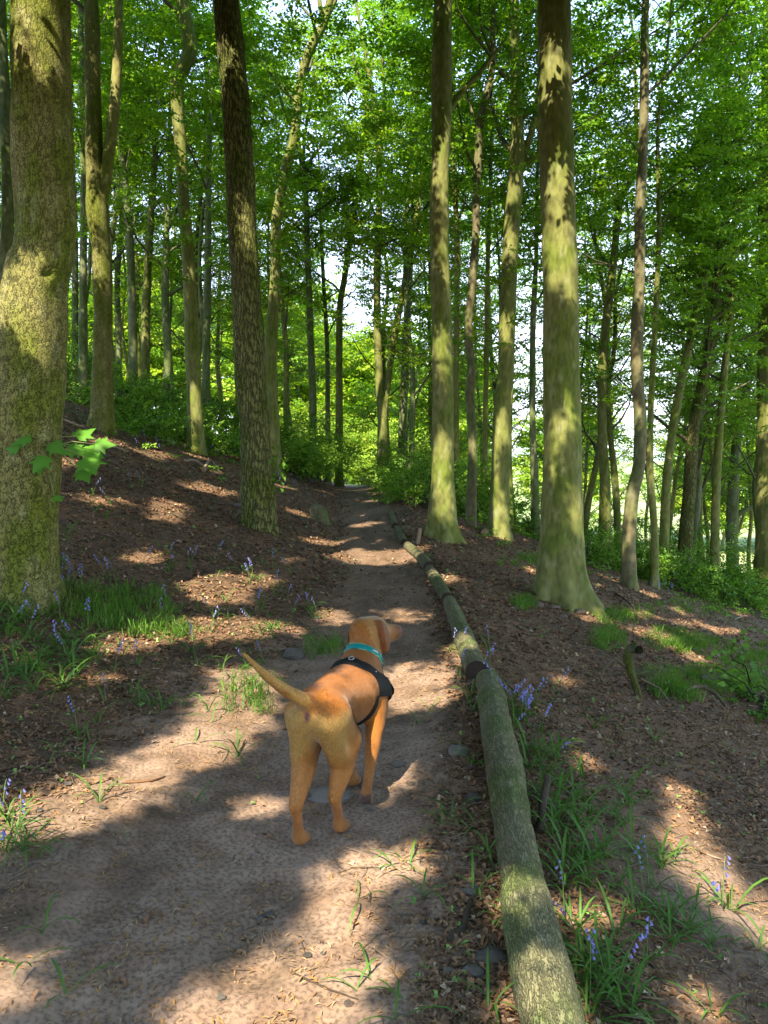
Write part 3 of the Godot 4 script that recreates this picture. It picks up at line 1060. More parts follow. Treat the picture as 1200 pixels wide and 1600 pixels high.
	photo_tree("slender_tree", "thin bowed stem next to the reddish peeling trunk", [[1022, 917, 12], [1023, 870, 12], [1022, 819, 11], [1015, 725, 11], [1018, 612, 9], [1024, 500, 9], [1030, 350, 7], [1028, 200, 5]], {"bark": "beech", "hb": 6.0, "tint": 0.35})
	photo_tree("slender_tree", "leaning slim trunk that ends in a wide Y fork", [[1035, 914, 17], [1037, 860, 16], [1041, 762, 14], [1050, 680, 13], [1065, 594, 13], [1084, 506, 13], [1102, 431, 12], [1118, 352, 11]], {"bark": "beech", "hb": 5.5, "stop": true, "limbs_n": 5, "tint": 0.4,
		"limbs": [[[1117, 356, 8], [1110, 332, 7], [1111, 296, 7], [1129, 225, 7], [1146, 142, 6], [1174, 109, 6], [1194, 56, 5]], [[1118, 354, 8], [1130, 332, 8], [1155, 311, 7], [1177, 289, 6], [1210, 250, 5]]]})
	photo_tree("slender_tree", "dark thick trunk wrapped in ivy leaves at the wood's edge", [[1069, 908, 26], [1072, 840, 23], [1076, 781, 20], [1084, 669, 18], [1099, 594, 16], [1110, 537, 14], [1118, 470, 12], [1124, 380, 9]], {"d": 18.0, "bark": "oak", "hb": 3.0, "tint": 0.3, "limbs_n": 16, "limbs": [[[1106, 560, 8], [1122, 520, 7], [1140, 440, 6], [1150, 380, 5]]]})
	photo_tree("slender_tree", "slim upright trunk with one sun fleck near its foot", [[1117, 933, 16], [1117, 880, 15], [1119, 762, 13], [1129, 612, 11], [1140, 500, 9], [1146, 400, 7], [1150, 280, 5]], {"bark": "beech", "hb": 5.0, "tint": 0.4})
	photo_tree("slender_tree", "grey leaning trunk with a low crooked arm", [[1145, 933, 21], [1145, 880, 19], [1144, 800, 18], [1155, 650, 14], [1174, 556, 11], [1188, 460, 9], [1192, 330, 7]], {"bark": "grey", "hb": 5.0, "tint": 0.4, "limbs": [[[1150, 812, 8], [1158, 800, 7], [1170, 795, 7], [1186, 788, 5]], [[1160, 630, 7], [1186, 560, 5], [1206, 520, 4]]]})
	photo_tree("beech_tree", "thick green beech trunk standing lowest on the grassy slope", [[1197, 955, 46], [1200, 920, 44], [1202, 850, 42], [1203, 700, 39], [1205, 500, 36], [1206, 300, 34], [1208, 100, 31], [1210, -60, 28]], {"bark": "beech", "flare": 0.6, "roots": 5, "segs": 40, "top": 16.0, "hb": 8.0, "limbs_n": 10, "reach": 3.2})

const ANCHOR := [[60, "the broad old trunk"], [160, "the forked pale trunk"], [235, "the slim curving trunks"], [305, "the crooked pale trunk"], [395, "the dark oak"], [485, "the fanning dark trunk"], [595, "the split trunk at the crest"], [690, "the straight beech"], [785, "the yellow-footed beech"], [880, "the stout beech"], [985, "the reddish trunk"], [1070, "the ivy-clad trunk"], [1140, "the grey leaning trunk"], [1200, "the lowest beech"]]

func beyond(x: float, d: float) -> String:
	var px := 600.0 + FPX * x / d
	var best := ""
	var bd := 1e9
	for a in ANCHOR:
		if absf(a[0] - px) < bd:
			bd = absf(a[0] - px); best = a[1]
	return best

# a tree the photograph does not show singly: base in metres
func wood_tree(called: String, label: String, group: String, x: float, z: float, dia: float, top: float, o: Dictionary) -> void:
	var base := Vector3(x, H(x, z), z)
	var P := [base - Vector3(0, 0.4, 0), base]
	var R := [dia * 0.5, dia * 0.5]
	var lean := Vector3(rng.randf_range(-0.09, 0.09), 0, rng.randf_range(-0.09, 0.09))
	var n := 7
	var bow := rng.randf_range(-0.5, 0.5)
	for i in n:
		var t := (i + 1.0) / n
		P.append(base + Vector3(lean.x * t * top + bow * sin(t * PI) * 0.5 + rng.randf_range(-0.14, 0.14), top * t, lean.z * t * top + rng.randf_range(-0.14, 0.14)))
		R.append(dia * 0.5 * lerpf(0.95, 0.10, pow(t, 1.3)))
	var root := thing(called, label, "tree", base, group)
	var PL := []
	for p in P:
		PL.append(p - base)
	var kind: String = o.get("bark", "grey")
	part("trunk", stem_at(PL, R, o.get("segs", 9), 0.45, kind, 0.25, 4, base, 0.05), M.beech, root)
	crown(root, P, R, o.get("hb", 4.0), o.get("limbs_n", 13), o.get("reach", 2.4), o.get("tint", 0.5), o.get("dens", 1.0), false, o.get("big", 1.0))
	if o.get("canopy", false):
		canopy_trees.append([root, P[-1], [], []])

func other_trees() -> void:
	# slim trees further back in the wood
	var spots := []
	var tries := 0
	while spots.size() < 74 and tries < 4000:
		tries += 1
		var d := rng.randf_range(21.0, 36.0)
		var x := rng.randf_range(-0.66, 0.66) * d
		if absf(path_u(x, -d)) < 1.3:
			continue
		var ok := true
		for s in spots:
			if Vector2(x, d).distance_to(s) < 1.6:
				ok = false
				break
		# a little more open where bright field and sky show
		var px := 600.0 + FPX * x / d
		if px > 760.0 and px < 850.0 and rng.randf() < 0.3:
			ok = false
		if ok:
			spots.append(Vector2(x, d))
	for s in spots:
		var dia := rng.randf_range(0.12, 0.27)
		var bk: String = ["grey", "beech", "grey", "oak"][rng.randi() % 4]
		var lb := "%s %s woodland tree %s %s" % ["thin" if dia < 0.19 else ("slim" if dia < 0.25 else "sturdy"), {"grey": "grey", "beech": "olive-green", "oak": "dark brown"}[bk], "some way behind" if s.y < 28.0 else "far behind", beyond(s.x, s.y)]
		wood_tree("woodland_tree", lb, "slim trees further back in the wood", s.x, -s.y, dia, rng.randf_range(10.5, 16.0), {"bark": bk, "hb": rng.randf_range(1.3, 4.0), "limbs_n": 16, "reach": rng.randf_range(2.0, 3.3), "tint": rng.randf_range(0.35, 0.8), "dens": 0.62})
	# trees in the open beyond the wood, in full sun
	var far := 0
	tries = 0
	var fs := []
	while far < 38 and tries < 900:
		tries += 1
		var d2 := rng.randf_range(55.0, 80.0)
		var x2 := rng.randf_range(-0.62, 0.62) * d2
		var px2 := 600.0 + FPX * x2 / d2
		if px2 > 750.0 and d2 < 66.0:
			continue
		var ok2 := true
		for s in fs:
			if Vector2(x2, d2).distance_to(s) < 3.2:
				ok2 = false
		if not ok2:
			continue
		fs.append(Vector2(x2, d2))
		far += 1
		var th := rng.randf_range(8.0, 12.5)
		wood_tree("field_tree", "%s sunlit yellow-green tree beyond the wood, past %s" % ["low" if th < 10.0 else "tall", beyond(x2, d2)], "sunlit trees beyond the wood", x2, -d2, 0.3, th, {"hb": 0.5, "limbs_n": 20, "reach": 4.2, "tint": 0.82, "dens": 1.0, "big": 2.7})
	# unseen trees added around the camera so that they shade the path
	var around := 0
	tries = 0
	var asp := []
	while around < 16 and tries < 3000:
		tries += 1
		var x3 := rng.randf_range(-15.0, 15.0)
		var z3 := rng.randf_range(-9.0, 17.0)
		var b := Vector3(x3, H(x3, z3), z3)
		if in_frame(b, 250.0) or in_frame(b + Vector3(0, 3, 0), 250.0) or Vector2(x3, z3).length() < 2.6:
			continue
		var ok3 := true
		for s in asp:
			if Vector2(x3, z3).distance_to(s) < 3.6:
				ok3 = false
		var hits_lit := 0
		for k in 40:
			var p := b + Vector3(0, k * 0.4, 0)
			if lit_near(p, 0.22):
				hits_lit += 1
		if not ok3 or hits_lit > 0:
			continue
		asp.append(Vector2(x3, z3))
		around += 1
		wood_tree("canopy_tree", "tall unseen tree added beside the path to shade the dog", "unseen trees added along the near path", x3, z3, rng.randf_range(0.28, 0.42), rng.randf_range(14.0, 17.0), {"bark": "beech", "hb": 7.0, "limbs_n": 10, "reach": 3.6, "tint": 0.5, "canopy": true})

# unseen leaf clumps added overhead to shade the path, open where the photograph shows sun
func add_shade_canopy() -> void:
	var n := 53000
	for i in n:
		var high := i >= 30000
		var d := rng.randf_range(4.4, 20.0) if high else rng.randf_range(0.3, 16.0)
		var x := rng.randf_range(-0.60, 0.60) * maxf(d, 3.5) + rng.randf_range(-1.0, 1.0)
		var g := Vector3(x, H(x, -d) + (rng.randf_range(0.5, 8.0) if high else rng.randf() * 1.5), -d)
		var h := g.y + rng.randf_range(2.8, 6.5) if high else maxf(rng.randf_range(4.2, 8.0), g.y + 2.5)
		var p := g + sun_to * ((h - g.y) / sun_to.y)
		var up := 0
		while up < 9 and in_frame(p, 60.0) and -p.z < 14.0:
			up += 1
			p += sun_to * 1.2
		if up == 9:
			continue
		var best := -1
		var bd := 1e9
		for k in canopy_trees.size():
			var c: Vector3 = canopy_trees[k][1]
			var q := Vector2(c.x - p.x, c.z - p.z).length()
			if q < bd:
				bd = q; best = k
		if best < 0:
			continue
		var fd := Vector3.RIGHT.rotated(Vector3.UP, rng.randf() * TAU)
		if lit_near(p, 0.07):
			continue
		var bs := Basis(fd, Vector3.UP, fd.cross(Vector3.UP)).rotated(fd, rng.randf_range(-0.6, 0.6)).scaled(Vector3.ONE * (rng.randf_range(0.8, 1.1) if high else rng.randf_range(0.5, 0.75)))
		var root: Node3D = canopy_trees[best][0]
		canopy_trees[best][2].append(Transform3D(bs, p - root.position))
		canopy_trees[best][3].append(leaf_tint(clampf(rng.randf_range(0.2, 0.8), 0, 1)))
	for c in canopy_trees:
		split_foliage(c[0], c[2], c[3], SH.shade_clumps)  # the added clumps hang as crown nodes on the nearest tree
# ------------------------------------------------------------------ shrubs of the understorey
func shrub(called: String, label: String, group: String, base: Vector3, w: float, h: float, tint: float, n: int, big := 1.0) -> void:
	var root := thing(called, label, "shrub", base, group)
	var mb := MB.new()
	var xf := []
	var col := []
	for i in 9:
		var a := rng.randf() * TAU
		var e := Vector3(cos(a) * w * rng.randf_range(0.2, 0.8), h * rng.randf_range(0.6, 1.0), sin(a) * w * rng.randf_range(0.2, 0.8))
		var mid := e * 0.5 + rv(0.08) + Vector3(0, 0.1 * h, 0)
		tube(mb, [Vector3(e.x * 0.1, -0.1, e.z * 0.1), mid, e], [0.014, 0.009, 0.003], 4, Color(0.07, 0.06, 0.04))
	for i in n:
		var a2 := rng.randf() * TAU
		var rr := sqrt(rng.randf()) * w
		var y := h * (0.12 + 0.88 * pow(rng.randf(), 0.8)) * sqrt(maxf(0.08, 1.0 - pow(rr / (w * 1.05), 2.0)))
		var p := Vector3(cos(a2) * rr, y, sin(a2) * rr) + rv(0.08)
		var fd := Vector3(cos(a2), 0, sin(a2)).rotated(Vector3.UP, rng.randf_range(-1.4, 1.4))
		var bs := Basis(fd, Vector3.UP, fd.cross(Vector3.UP)).rotated(fd, rng.randf_range(-0.9, 0.9)).rotated(fd.cross(Vector3.UP), rng.randf_range(-0.4, 0.8))
		xf.append(Transform3D(bs.scaled(Vector3.ONE * rng.randf_range(0.7, 1.3) * big), p))
		col.append(leaf_tint(clampf(tint + rng.randf_range(-0.25, 0.25), 0, 1)))
	part("stem", mb.to(), M.twig, root)
	var k: int = SH.shrub_sprays.size()
	for m in k:
		var aa := []
		var bb := []
		for i in range(m, xf.size(), k):
			aa.append(xf[i]); bb.append(col[i])
		copies("foliage", SH.shrub_sprays[m], null, aa, bb, root)

func shrubs() -> void:
	var g := "leafy shrubs among the trunks"
	for s in [[100, 600, 19.0, 1.3, 1.7], [65, 590, 21.0, 1.5, 2.6], [185, 640, 17.5, 0.9, 1.2], [235, 660, 18.0, 1.2, 1.5], [262, 640, 21.0, 1.3, 1.8], [345, 680, 20.0, 1.2, 1.8], [372, 690, 22.0, 1.3, 1.9], [275, 690, 17.5, 0.7, 0.8], [340, 715, 17.5, 0.8, 0.7], [215, 680, 15.5, 0.6, 0.5]]:
		var p := at_depth(s[0], s[1], s[2])
		p.y = H(p.x, p.z)
		shrub("bank_shrub", "%s dark green shrub on the bank top, near %s" % ["low" if s[4] < 1.3 else "tall", beyond(p.x, -p.z)], "shrubs along the bank top", p, s[3], s[4] * 0.78, 0.3, int(150 * s[3]))
	for s in [[455, 720, 21.0, 1.0, 1.6], [480, 735, 22.0, 1.1, 1.9], [505, 740, 24.0, 1.1, 1.6], [440, 735, 19.0, 0.7, 1.1], [470, 752, 19.5, 0.6, 0.7]]:
		var p2 := at_depth(s[0], s[1], s[2])
		p2.y = H(p2.x, p2.z)
		shrub("path_shrub", "%s green shrub beside the path, %s past the oak" % ["knee-high" if s[4] < 1.0 else ("waist-high" if s[4] < 1.3 else ("head-high" if s[4] < 1.8 else "tallest")), "just" if s[2] < 20.0 else ("some way" if s[2] < 23.0 else "furthest")], "shrubs flanking the path's crest", p2, s[3], s[4], 0.4, int(170 * s[3]))
	for s in [[575, 745, 50.0, 3.2, 4.6], [535, 735, 53.0, 3.4, 5.0], [620, 745, 54.0, 3.4, 5.0], [480, 735, 52.0, 3.0, 5.0]]:
		var p5 := at_depth(s[0], s[1], s[2])
		p5.y = H(p5.x, p5.z)
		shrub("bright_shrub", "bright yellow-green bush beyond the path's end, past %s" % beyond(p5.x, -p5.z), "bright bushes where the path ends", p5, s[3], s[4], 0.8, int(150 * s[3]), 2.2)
	for s in [[640, 790, 19.0, 0.8, 1.1], [662, 795, 17.0, 0.8, 0.9], [655, 770, 22.0, 1.2, 1.9], [720, 800, 18.5, 0.9, 1.2], [745, 820, 17.5, 0.7, 0.8], [640, 760, 26.0, 1.4, 2.2], [760, 830, 19.5, 0.8, 0.9]]:
		var p3 := at_depth(s[0], s[1], s[2])
		p3.y = H(p3.x, p3.z)
		shrub("hollow_shrub", "%s shrub %s below the path, near %s" % ["low" if s[4] < 1.0 else "taller", "just" if s[2] < 19.0 else "further", beyond(p3.x, -p3.z)], "shrubs behind the straight beech", p3, s[3], s[4], 0.4, int(170 * s[3]))
	for s in [[830, 850, 19.0, 0.8, 0.7], [915, 885, 16.0, 0.7, 0.7], [955, 890, 17.5, 0.8, 0.9], [1005, 905, 17.5, 0.7, 0.8], [1060, 915, 17.0, 0.8, 1.1], [1095, 925, 18.5, 1.0, 1.6], [1125, 940, 18.0, 0.7, 0.9], [1160, 945, 17.0, 0.7, 0.9], [1085, 900, 21.0, 1.4, 2.4], [1010, 870, 24.0, 1.5, 2.2], [930, 850, 25.0, 1.4, 1.6], [1180, 905, 22.0, 1.2, 1.2], [860, 845, 26.0, 1.2, 0.9]]:
		var p4 := at_depth(s[0], s[1], s[2])
		p4.y = H(p4.x, p4.z)
		shrub("slope_shrub", "%s leafy shrub at the foot of the slope, near %s" % ["low" if s[4] < 1.0 else "tall", beyond(p4.x, -p4.z)], "shrubs at the foot of the slope", p4, s[3], s[4] * 0.85, 0.22, int(140 * s[3]))
	var pb := hit(1190, 1118)
	shrub("dark_shrub", "small dark bush round a rotten stump on the litter slope", "", pb, 0.22, 0.26, 0.02, 26)

# ------------------------------------------------------------------ logs along the path
func log_thing(called: String, label: String, pix: Array, sink := 0.35, moss := "log") -> void:
	var P := []
	var R := []
	for q in pix:
		var d := -hit(q[0], q[1]).z
		var r: float = 0.0
		for k in 3:
			r = q[2] * 0.5 / FPX * d * 1.02
			d = -hit(q[0], q[1], r * (1.0 - sink)).z
		P.append(hit(q[0], q[1], r * (1.0 - sink)))
		R.append(r)
	var base: Vector3 = P[0]
	base.y = H(base.x, base.z)
	var root := thing(called, label, "log", base, "logs edging the path")
	var PL := []
	for p in P:
		PL.append(p - base)
	part("bark", stem_at(PL, R, 40, 0.04, moss, 0.0, 0, base, 0.07), M.log, root)
	for e in 2:
		var c: Vector3 = PL[0] if e == 0 else PL[-1]
		var c2: Vector3 = PL[1] if e == 0 else PL[-2]
		var dir := (c - c2).normalized()
		var r2: float = R[0] if e == 0 else R[-1]
		var mb := MB.new()
		var s := dir.cross(Vector3.UP).normalized()
		var up := s.cross(dir).normalized()
		var c0 := mb.add(c + dir * 0.004, dir, Vector2.ZERO, Color(0.07, 0.052, 0.034))
		var ring := []
		for k in 24:
			var a := TAU * k / 24.0
			ring.append(mb.add(c + dir * 0.002 + (s * cos(a) + up * sin(a)) * (r2 * 0.97), dir, Vector2.ZERO, Color(0.045, 0.034, 0.024)))
		for k in 24:
			mb.tri(c0, ring[k], ring[(k + 1) % 24])
		part("cut_end", mb.to(), M.cutwood, root)

func logs() -> void:
	log_thing("edging_log", "long mossy green log lying along the path's edge, longest of the row", [[905, 1760, 124], [862, 1600, 103], [836, 1480, 86], [815, 1375, 73], [787, 1200, 58], [768, 1085, 42], [762, 1062, 38]])
	log_thing("edging_log", "shorter mossy log with a sawn end, sunlit across its middle", [[745, 1050, 37], [728, 1005, 32], [710, 958, 26], [702, 941, 22]])
	log_thing("edging_log", "greenish log between two dark sawn joints", [[699, 935, 20], [684, 910, 18], [671, 890, 16]])
	log_thing("edging_log", "pale log with its end in the streak of sun", [[671, 886, 19], [655, 868, 16], [636, 852, 13]])
	log_thing("edging_log", "small far log of the row, half sunk in soil", [[632, 848, 12], [620, 826, 10]])
	log_thing("edging_log", "last little log of the row, near the crest", [[618, 822, 10], [610, 800, 8]])
	# the peg that holds a log
	var pk := hit(651, 850)
	var root := thing("wooden_peg", "pale wooden peg driven in beside a log", "peg", pk)
	var mb := MB.new()
	tube(mb, [Vector3(0, -0.1, 0), Vector3(0.03, 0.1, 0), Vector3(0.05, 0.22, 0)], [0.03, 0.03, 0.026], 6, Color(0.36, 0.27, 0.17), true)
	part("stake", mb.to(), M.cutwood, root)

# ------------------------------------------------------------------ dead wood
func stick(label: String, pix: Array, r0: float, r1: float, col: Color, group := "fallen sticks on the woodland floor", lift := 0.0) -> void:
	var P := []
	var R := []
	for i in pix.size():
		var p := hit(pix[i][0], pix[i][1], r0 * 0.7)
		if pix[i].size() > 2:
			p.y += pix[i][2]
		P.append(p)
		R.append(lerpf(r0, r1, float(i) / (pix.size() - 1)))
	var base: Vector3 = P[0]
	var mb := MB.new()
	var PL := []
	for p in P:
		PL.append(p - base)
	var rs := resample(PL, R, 0.04)
	for i in rs[0].size():
		rs[0][i] += rv(r0 * 0.25)
	tube(mb, rs[0], rs[1], 7, col, true)
	single("fallen_stick", mb.to(), M.cutwood, label, "stick", Transform3D(Basis.IDENTITY, base), group)

func dead_wood() -> void:
	# the gnarled mossy stump with its stub and twigs
	var b := hit(996, 1088)
	var d := -b.z
	var root := thing("gnarled_stump", "gnarled mossy stump with a sawn stub and curling twigs", "stump", b)
	var f := func(l: Array) -> Array:
		var P := []
		var R := []
		for q in l:
			P.append(at_depth(q[0], q[1], d + (q[3] if q.size() > 3 else 0.0)) - b)
			R.append(q[2] * 0.5 / FPX * d)
		return [P, R]
	var t: Array = f.call([[999, 1100, 24], [994, 1070, 20], [986, 1048, 22], [980, 1030, 20], [984, 1014, 19], [994, 1006, 15]])
	part("stem", stem_at(t[0], t[1], 18, 0.015, "oak", 0.0, 0, b, 0.5), M.log, root)
	t = f.call([[990, 1052, 13], [1004, 1052, 14], [1020, 1050, 12]])
	part("stub", stem_at(t[0], t[1], 12, 0.02, "log", 0.0, 0, b, 0.15), M.log, root)
	t = f.call([[984, 1016, 12, 0.0], [994, 1014, 15, -0.05], [998, 1016, 15, -0.10]])
	part("sawn_stub", stem_at(t[0], t[1], 12, 0.02, "log", 0.0, 0, b, 0.1), M.log, root)
	for tw in [[[984, 1014, 3], [978, 1000, 3], [986, 992, 2], [992, 975, 2]], [[984, 1045, 5], [960, 1028, 4], [945, 1045, 4], [938, 1058, 4], [950, 1075, 3], [970, 1095, 2, -0.2]], [[1000, 1060, 4], [1030, 1075, 3], [1045, 1095, 3, -0.1]], [[960, 1030, 3], [930, 1012, 3, 0.2], [905, 1010, 2, 0.3]]]:
		t = f.call(tw)
		var mb := MB.new()
		tube(mb, t[0], t[1], 6, Color(0.10, 0.085, 0.05), true)
		part("twig", mb.to(), M.twig, root)
	var dk := Color(0.075, 0.058, 0.038)
	var md := Color(0.16, 0.115, 0.07)
	var pl := Color(0.36, 0.27, 0.19)
	stick("long curved dead branch below the gnarled stump", [[1065, 1082], [1090, 1080, 0.04], [1115, 1092, 0.05], [1140, 1112]], 0.022, 0.012, md)
	stick("thick rotten branch lying on the grassy slope", [[1092, 1060], [1120, 1062], [1156, 1075]], 0.04, 0.03, dk)
	stick("long pale stick on the bank below the forked trunk", [[150, 690], [175, 697], [200, 706]], 0.03, 0.02, pl)
	stick("pale stick high on the bank beside the broad old trunk", [[85, 652], [105, 658], [132, 668]], 0.03, 0.018, pl)
	stick("pale stick leaning on the small heap by the crooked trunk", [[288, 720], [305, 724, 0.05], [324, 732]], 0.03, 0.02, pl)
	stick("short pale stick crossing the small heap", [[318, 736], [328, 727, 0.09], [342, 736]], 0.025, 0.02, pl)
	stick("thin dark stick among the litter on the bank", [[272, 803], [290, 812]], 0.016, 0.01, md)
	stick("dark twig on the path's near edge, under the straps of leaves", [[700, 1470], [725, 1445], [735, 1405]], 0.014, 0.008, dk)
	stick("reddish twig lying on the sunlit dirt", [[195, 1222], [235, 1220], [258, 1212]], 0.007, 0.003, Color(0.25, 0.13, 0.06))
	stick("bent dark twig in the sunny spot by the clump", [[60, 1090], [95, 1078, 0.03], [150, 1062], [215, 1064]], 0.007, 0.004, dk)
	stick("forked dark twig lying under the log", [[845, 1300], [848, 1270, 0.05], [855, 1248, 0.10]], 0.02, 0.016, dk)
	stick("hair-thin twig on the pale dirt", [[455, 1520], [500, 1540], [560, 1562]], 0.004, 0.002, dk)
	stick("thin twig across the sun patch ahead of the shadow", [[548, 1357], [600, 1356], [640, 1366]], 0.004, 0.002, dk)
	stick("thin fallen branch pointing at the stout beech", [[960, 925], [985, 950, 0.05], [995, 972, 0.03]], 0.014, 0.008, dk)
	stick("pale twig under the stout beech", [[796, 930], [812, 938], [828, 947]], 0.012, 0.010, pl)
	stick("pale twig near the lowest beech", [[1148, 968], [1165, 964, 0.03], [1178, 970]], 0.012, 0.008, pl)
	for i in 34:
		var px := rng.randf_range(700.0, 1190.0)
		var py := rng.randf_range(960.0, 1500.0)
		if px < 700.0 + (py - 900.0) * 0.3 and py > 1000.0:
			continue
		var l := rng.randf_range(14.0, 46.0) * (py - 700.0) / 500.0
		var a := rng.randf_range(-0.5, 0.7)
		stick("small dry twig lying on the brown leaf litter", [[px, py], [px + l * 0.5, py + l * 0.5 * sin(a) + rng.randf_range(-3, 3)], [px + l * cos(a), py + l * sin(a)]], rng.randf_range(0.004, 0.008), 0.003, [dk, md, dk, pl][rng.randi() % 4], "dry twigs scattered on the slope")
	# small mossy stump beside the path
	var sb := hit(499, 816)
	var st := thing("mossy_stump", "small mossy stump on the bank beside the path", "stump", sb)
	part("stem", stem_at([Vector3(0, -0.15, 0), Vector3(0, 0.1, 0), Vector3(-0.03, 0.22, 0), Vector3(-0.03, 0.30, 0)], [0.13, 0.12, 0.10, 0.04], 16, 0.03, "log", 0.4, 4, sb, 0.2), M.log, st)
	# sawn stump in the sun by the yellow-footed beech
	var cb := hit(758, 836)
	var cs := thing("sawn_log", "short sawn log showing its pale cut face", "log", cb)
	var mb2 := MB.new()
	tube(mb2, [Vector3(0.0, 0.04, -0.4), Vector3(0, 0.05, 0.0)], [0.075, 0.075], 16, Color(0.11, 0.10, 0.05))
	part("bark", mb2.to(), M.log, cs)
	var mb3 := MB.new()
	tube(mb3, [Vector3(0, 0.05, -0.02), Vector3(0, 0.05, 0.004)], [0.072, 0.072], 16, Color(0.30, 0.22, 0.13), true)
	part("cut_end", mb3.to(), M.cutwood, cs)

# ------------------------------------------------------------------ stones
func pebble_mesh(sd: int, flat: float) -> ArrayMesh:
	var sp := SphereMesh.new()
	sp.radius = 1.0; sp.height = 2.0; sp.radial_segments = 14; sp.rings = 8
	var arr := sp.get_mesh_arrays()
	var v: PackedVector3Array = arr[Mesh.ARRAY_VERTEX]
	var mb := MB.new()
	for i in v.size():
		var p := v[i]
		var k := 1.0 + 0.35 * nz.get_noise_3d(p.x * 0.9 + sd * 7.0, p.y * 0.9, p.z * 0.9) + 0.15 * nz.get_noise_3d(p.x * 2.5, p.y * 2.5 + sd, p.z * 2.5)
		p *= k
		p.y *= flat
		var t := 1.0 + 0.25 * nz.get_noise_3d(p.x * 2.0, p.y * 2.0 + sd * 3.0, p.z * 2.0)
		mb.add(p, arr[Mesh.ARRAY_NORMAL][i], Vector2.ZERO, Color(t, t, t))
	mb.ix = arr[Mesh.ARRAY_INDEX]
	mb.smooth()
	return mb.to()

func stones() -> void:
	var meshes := []
	for i in 5:
		meshes.append(pebble_mesh(i, [0.45, 0.6, 0.35, 0.7, 0.5][i]))
	var mats := []
	for c in [Color(0.29, 0.26, 0.21), Color(0.36, 0.31, 0.25), Color(0.21, 0.185, 0.15), Color(0.29, 0.22, 0.16)]:
		var m: StandardMaterial3D = M.stone.duplicate()
		m.albedo_color = c.linear_to_srgb()
		mats.append(m)
	var put := func(label: String, px: float, py: float, w: float, k: int, c: int, group: String, sink := 0.25) -> void:
		var p := hit(px, py)
		var r := w * 0.5 / FPX * (p - EYE).length()
		single("stone", meshes[k], mats[c], label, "stone", Transform3D(Basis(Vector3.UP, rng.randf() * TAU).scaled(Vector3(r, r, r * 0.8)), p + Vector3(0, r * [0.45, 0.6, 0.35, 0.7, 0.5][k] * (1.0 - 2.0 * sink), 0)), group)
	put.call("smooth pale boulder top showing between the dog's legs", 516, 1246, 62, 2, 1, "", 0.42)
	for s in [[372, 793, 20, 0], [392, 820, 24, 2], [402, 808, 16, 3], [412, 815, 22, 0], [384, 812, 14, 1], [420, 822, 16, 4], [376, 803, 12, 1]]:
		put.call("grey-brown stone in the small pile at the oak's foot", s[0], s[1], s[2], s[3], 2 if s[3] != 3 else 1, "stones at the oak's foot")
	for s in [[716, 1178, 34, 1], [741, 1248, 28, 0], [738, 1200, 16, 3], [690, 1440, 14, 3], [662, 1442, 10, 3], [770, 1500, 44, 4], [740, 1520, 30, 0], [735, 1392, 34, 2], [700, 1520, 18, 1], [622, 1195, 20, 0], [640, 1225, 16, 2]]:
		put.call("half-buried stone on the path between dog and mossy log", s[0], s[1], s[2], s[3], [0, 1, 2, 3][rng.randi() % 4], "stones beside the mossy log", 0.38)
	for s in [[858, 935, 22, 0], [842, 948, 16, 1], [865, 950, 20, 2], [905, 958, 18, 4], [820, 912, 14, 3], [880, 965, 14, 0]]:
		put.call("brown stone lying among the roots of the stout beech", s[0], s[1], s[2], s[3], 3, "stones at the stout beech's roots")
	for s in [[408, 1440, 14], [420, 1432, 18], [412, 1445, 8], [480, 1494, 12], [505, 1490, 8], [575, 1265, 10], [318, 1265, 8], [105, 1225, 14], [60, 1268, 12], [455, 1335, 7], [620, 1395, 9], [285, 1080, 9], [160, 1262, 10], [345, 1560, 12], [545, 1570, 14]]:
		put.call("small pebble pressed into the trodden dirt", s[0], s[1], s[2], rng.randi() % 5, rng.randi() % 4, "pebbles in the path")
	put.call("rounded dark stone at the edge of the grass by the tail", 458, 1028, 34, 3, 2, "", 0.35)

# ------------------------------------------------------------------ bluebells and other plants
func strap(l: float, w: float, lift: float, droop: float, sides := 6) -> ArrayMesh:
	# one strap leaf growing along +X, arching over
	var mb := MB.new()
	var p := Vector3.ZERO
	var a := lift
	for i in sides + 1:
		var t := float(i) / sides
		var ww := w * (0.55 + 0.9 * t) * (1.0 - pow(t, 3.0)) if t < 1.0 else 0.0
		var tang := Vector3(cos(a), sin(a), 0)
		var nn := Vector3(-sin(a), cos(a), 0)
		var tone := 0.9 + 0.2 * t
		var col := Color(0.075 * tone, 0.155 * tone, 0.030 * tone)
		mb.add(p + Vector3(0, 0, -ww) + nn * ww * 0.45, (nn + Vector3(0, 0, 0.35)).normalized(), Vector2.ZERO, col)
		mb.add(p, nn, Vector2.ZERO, col * 1.25)
		mb.add(p + Vector3(0, 0, ww) + nn * ww * 0.45, (nn - Vector3(0, 0, 0.35)).normalized(), Vector2.ZERO, col)
		p += tang * (l / sides)
		a -= droop / sides * (0.5 + t)
	for i in sides:
		var q := i * 3
		for k in 2:
			mb.tri(q + k, q + k + 3, q + k + 1)
			mb.tri(q + k + 1, q + k + 3, q + k + 4)
	return mb.to()

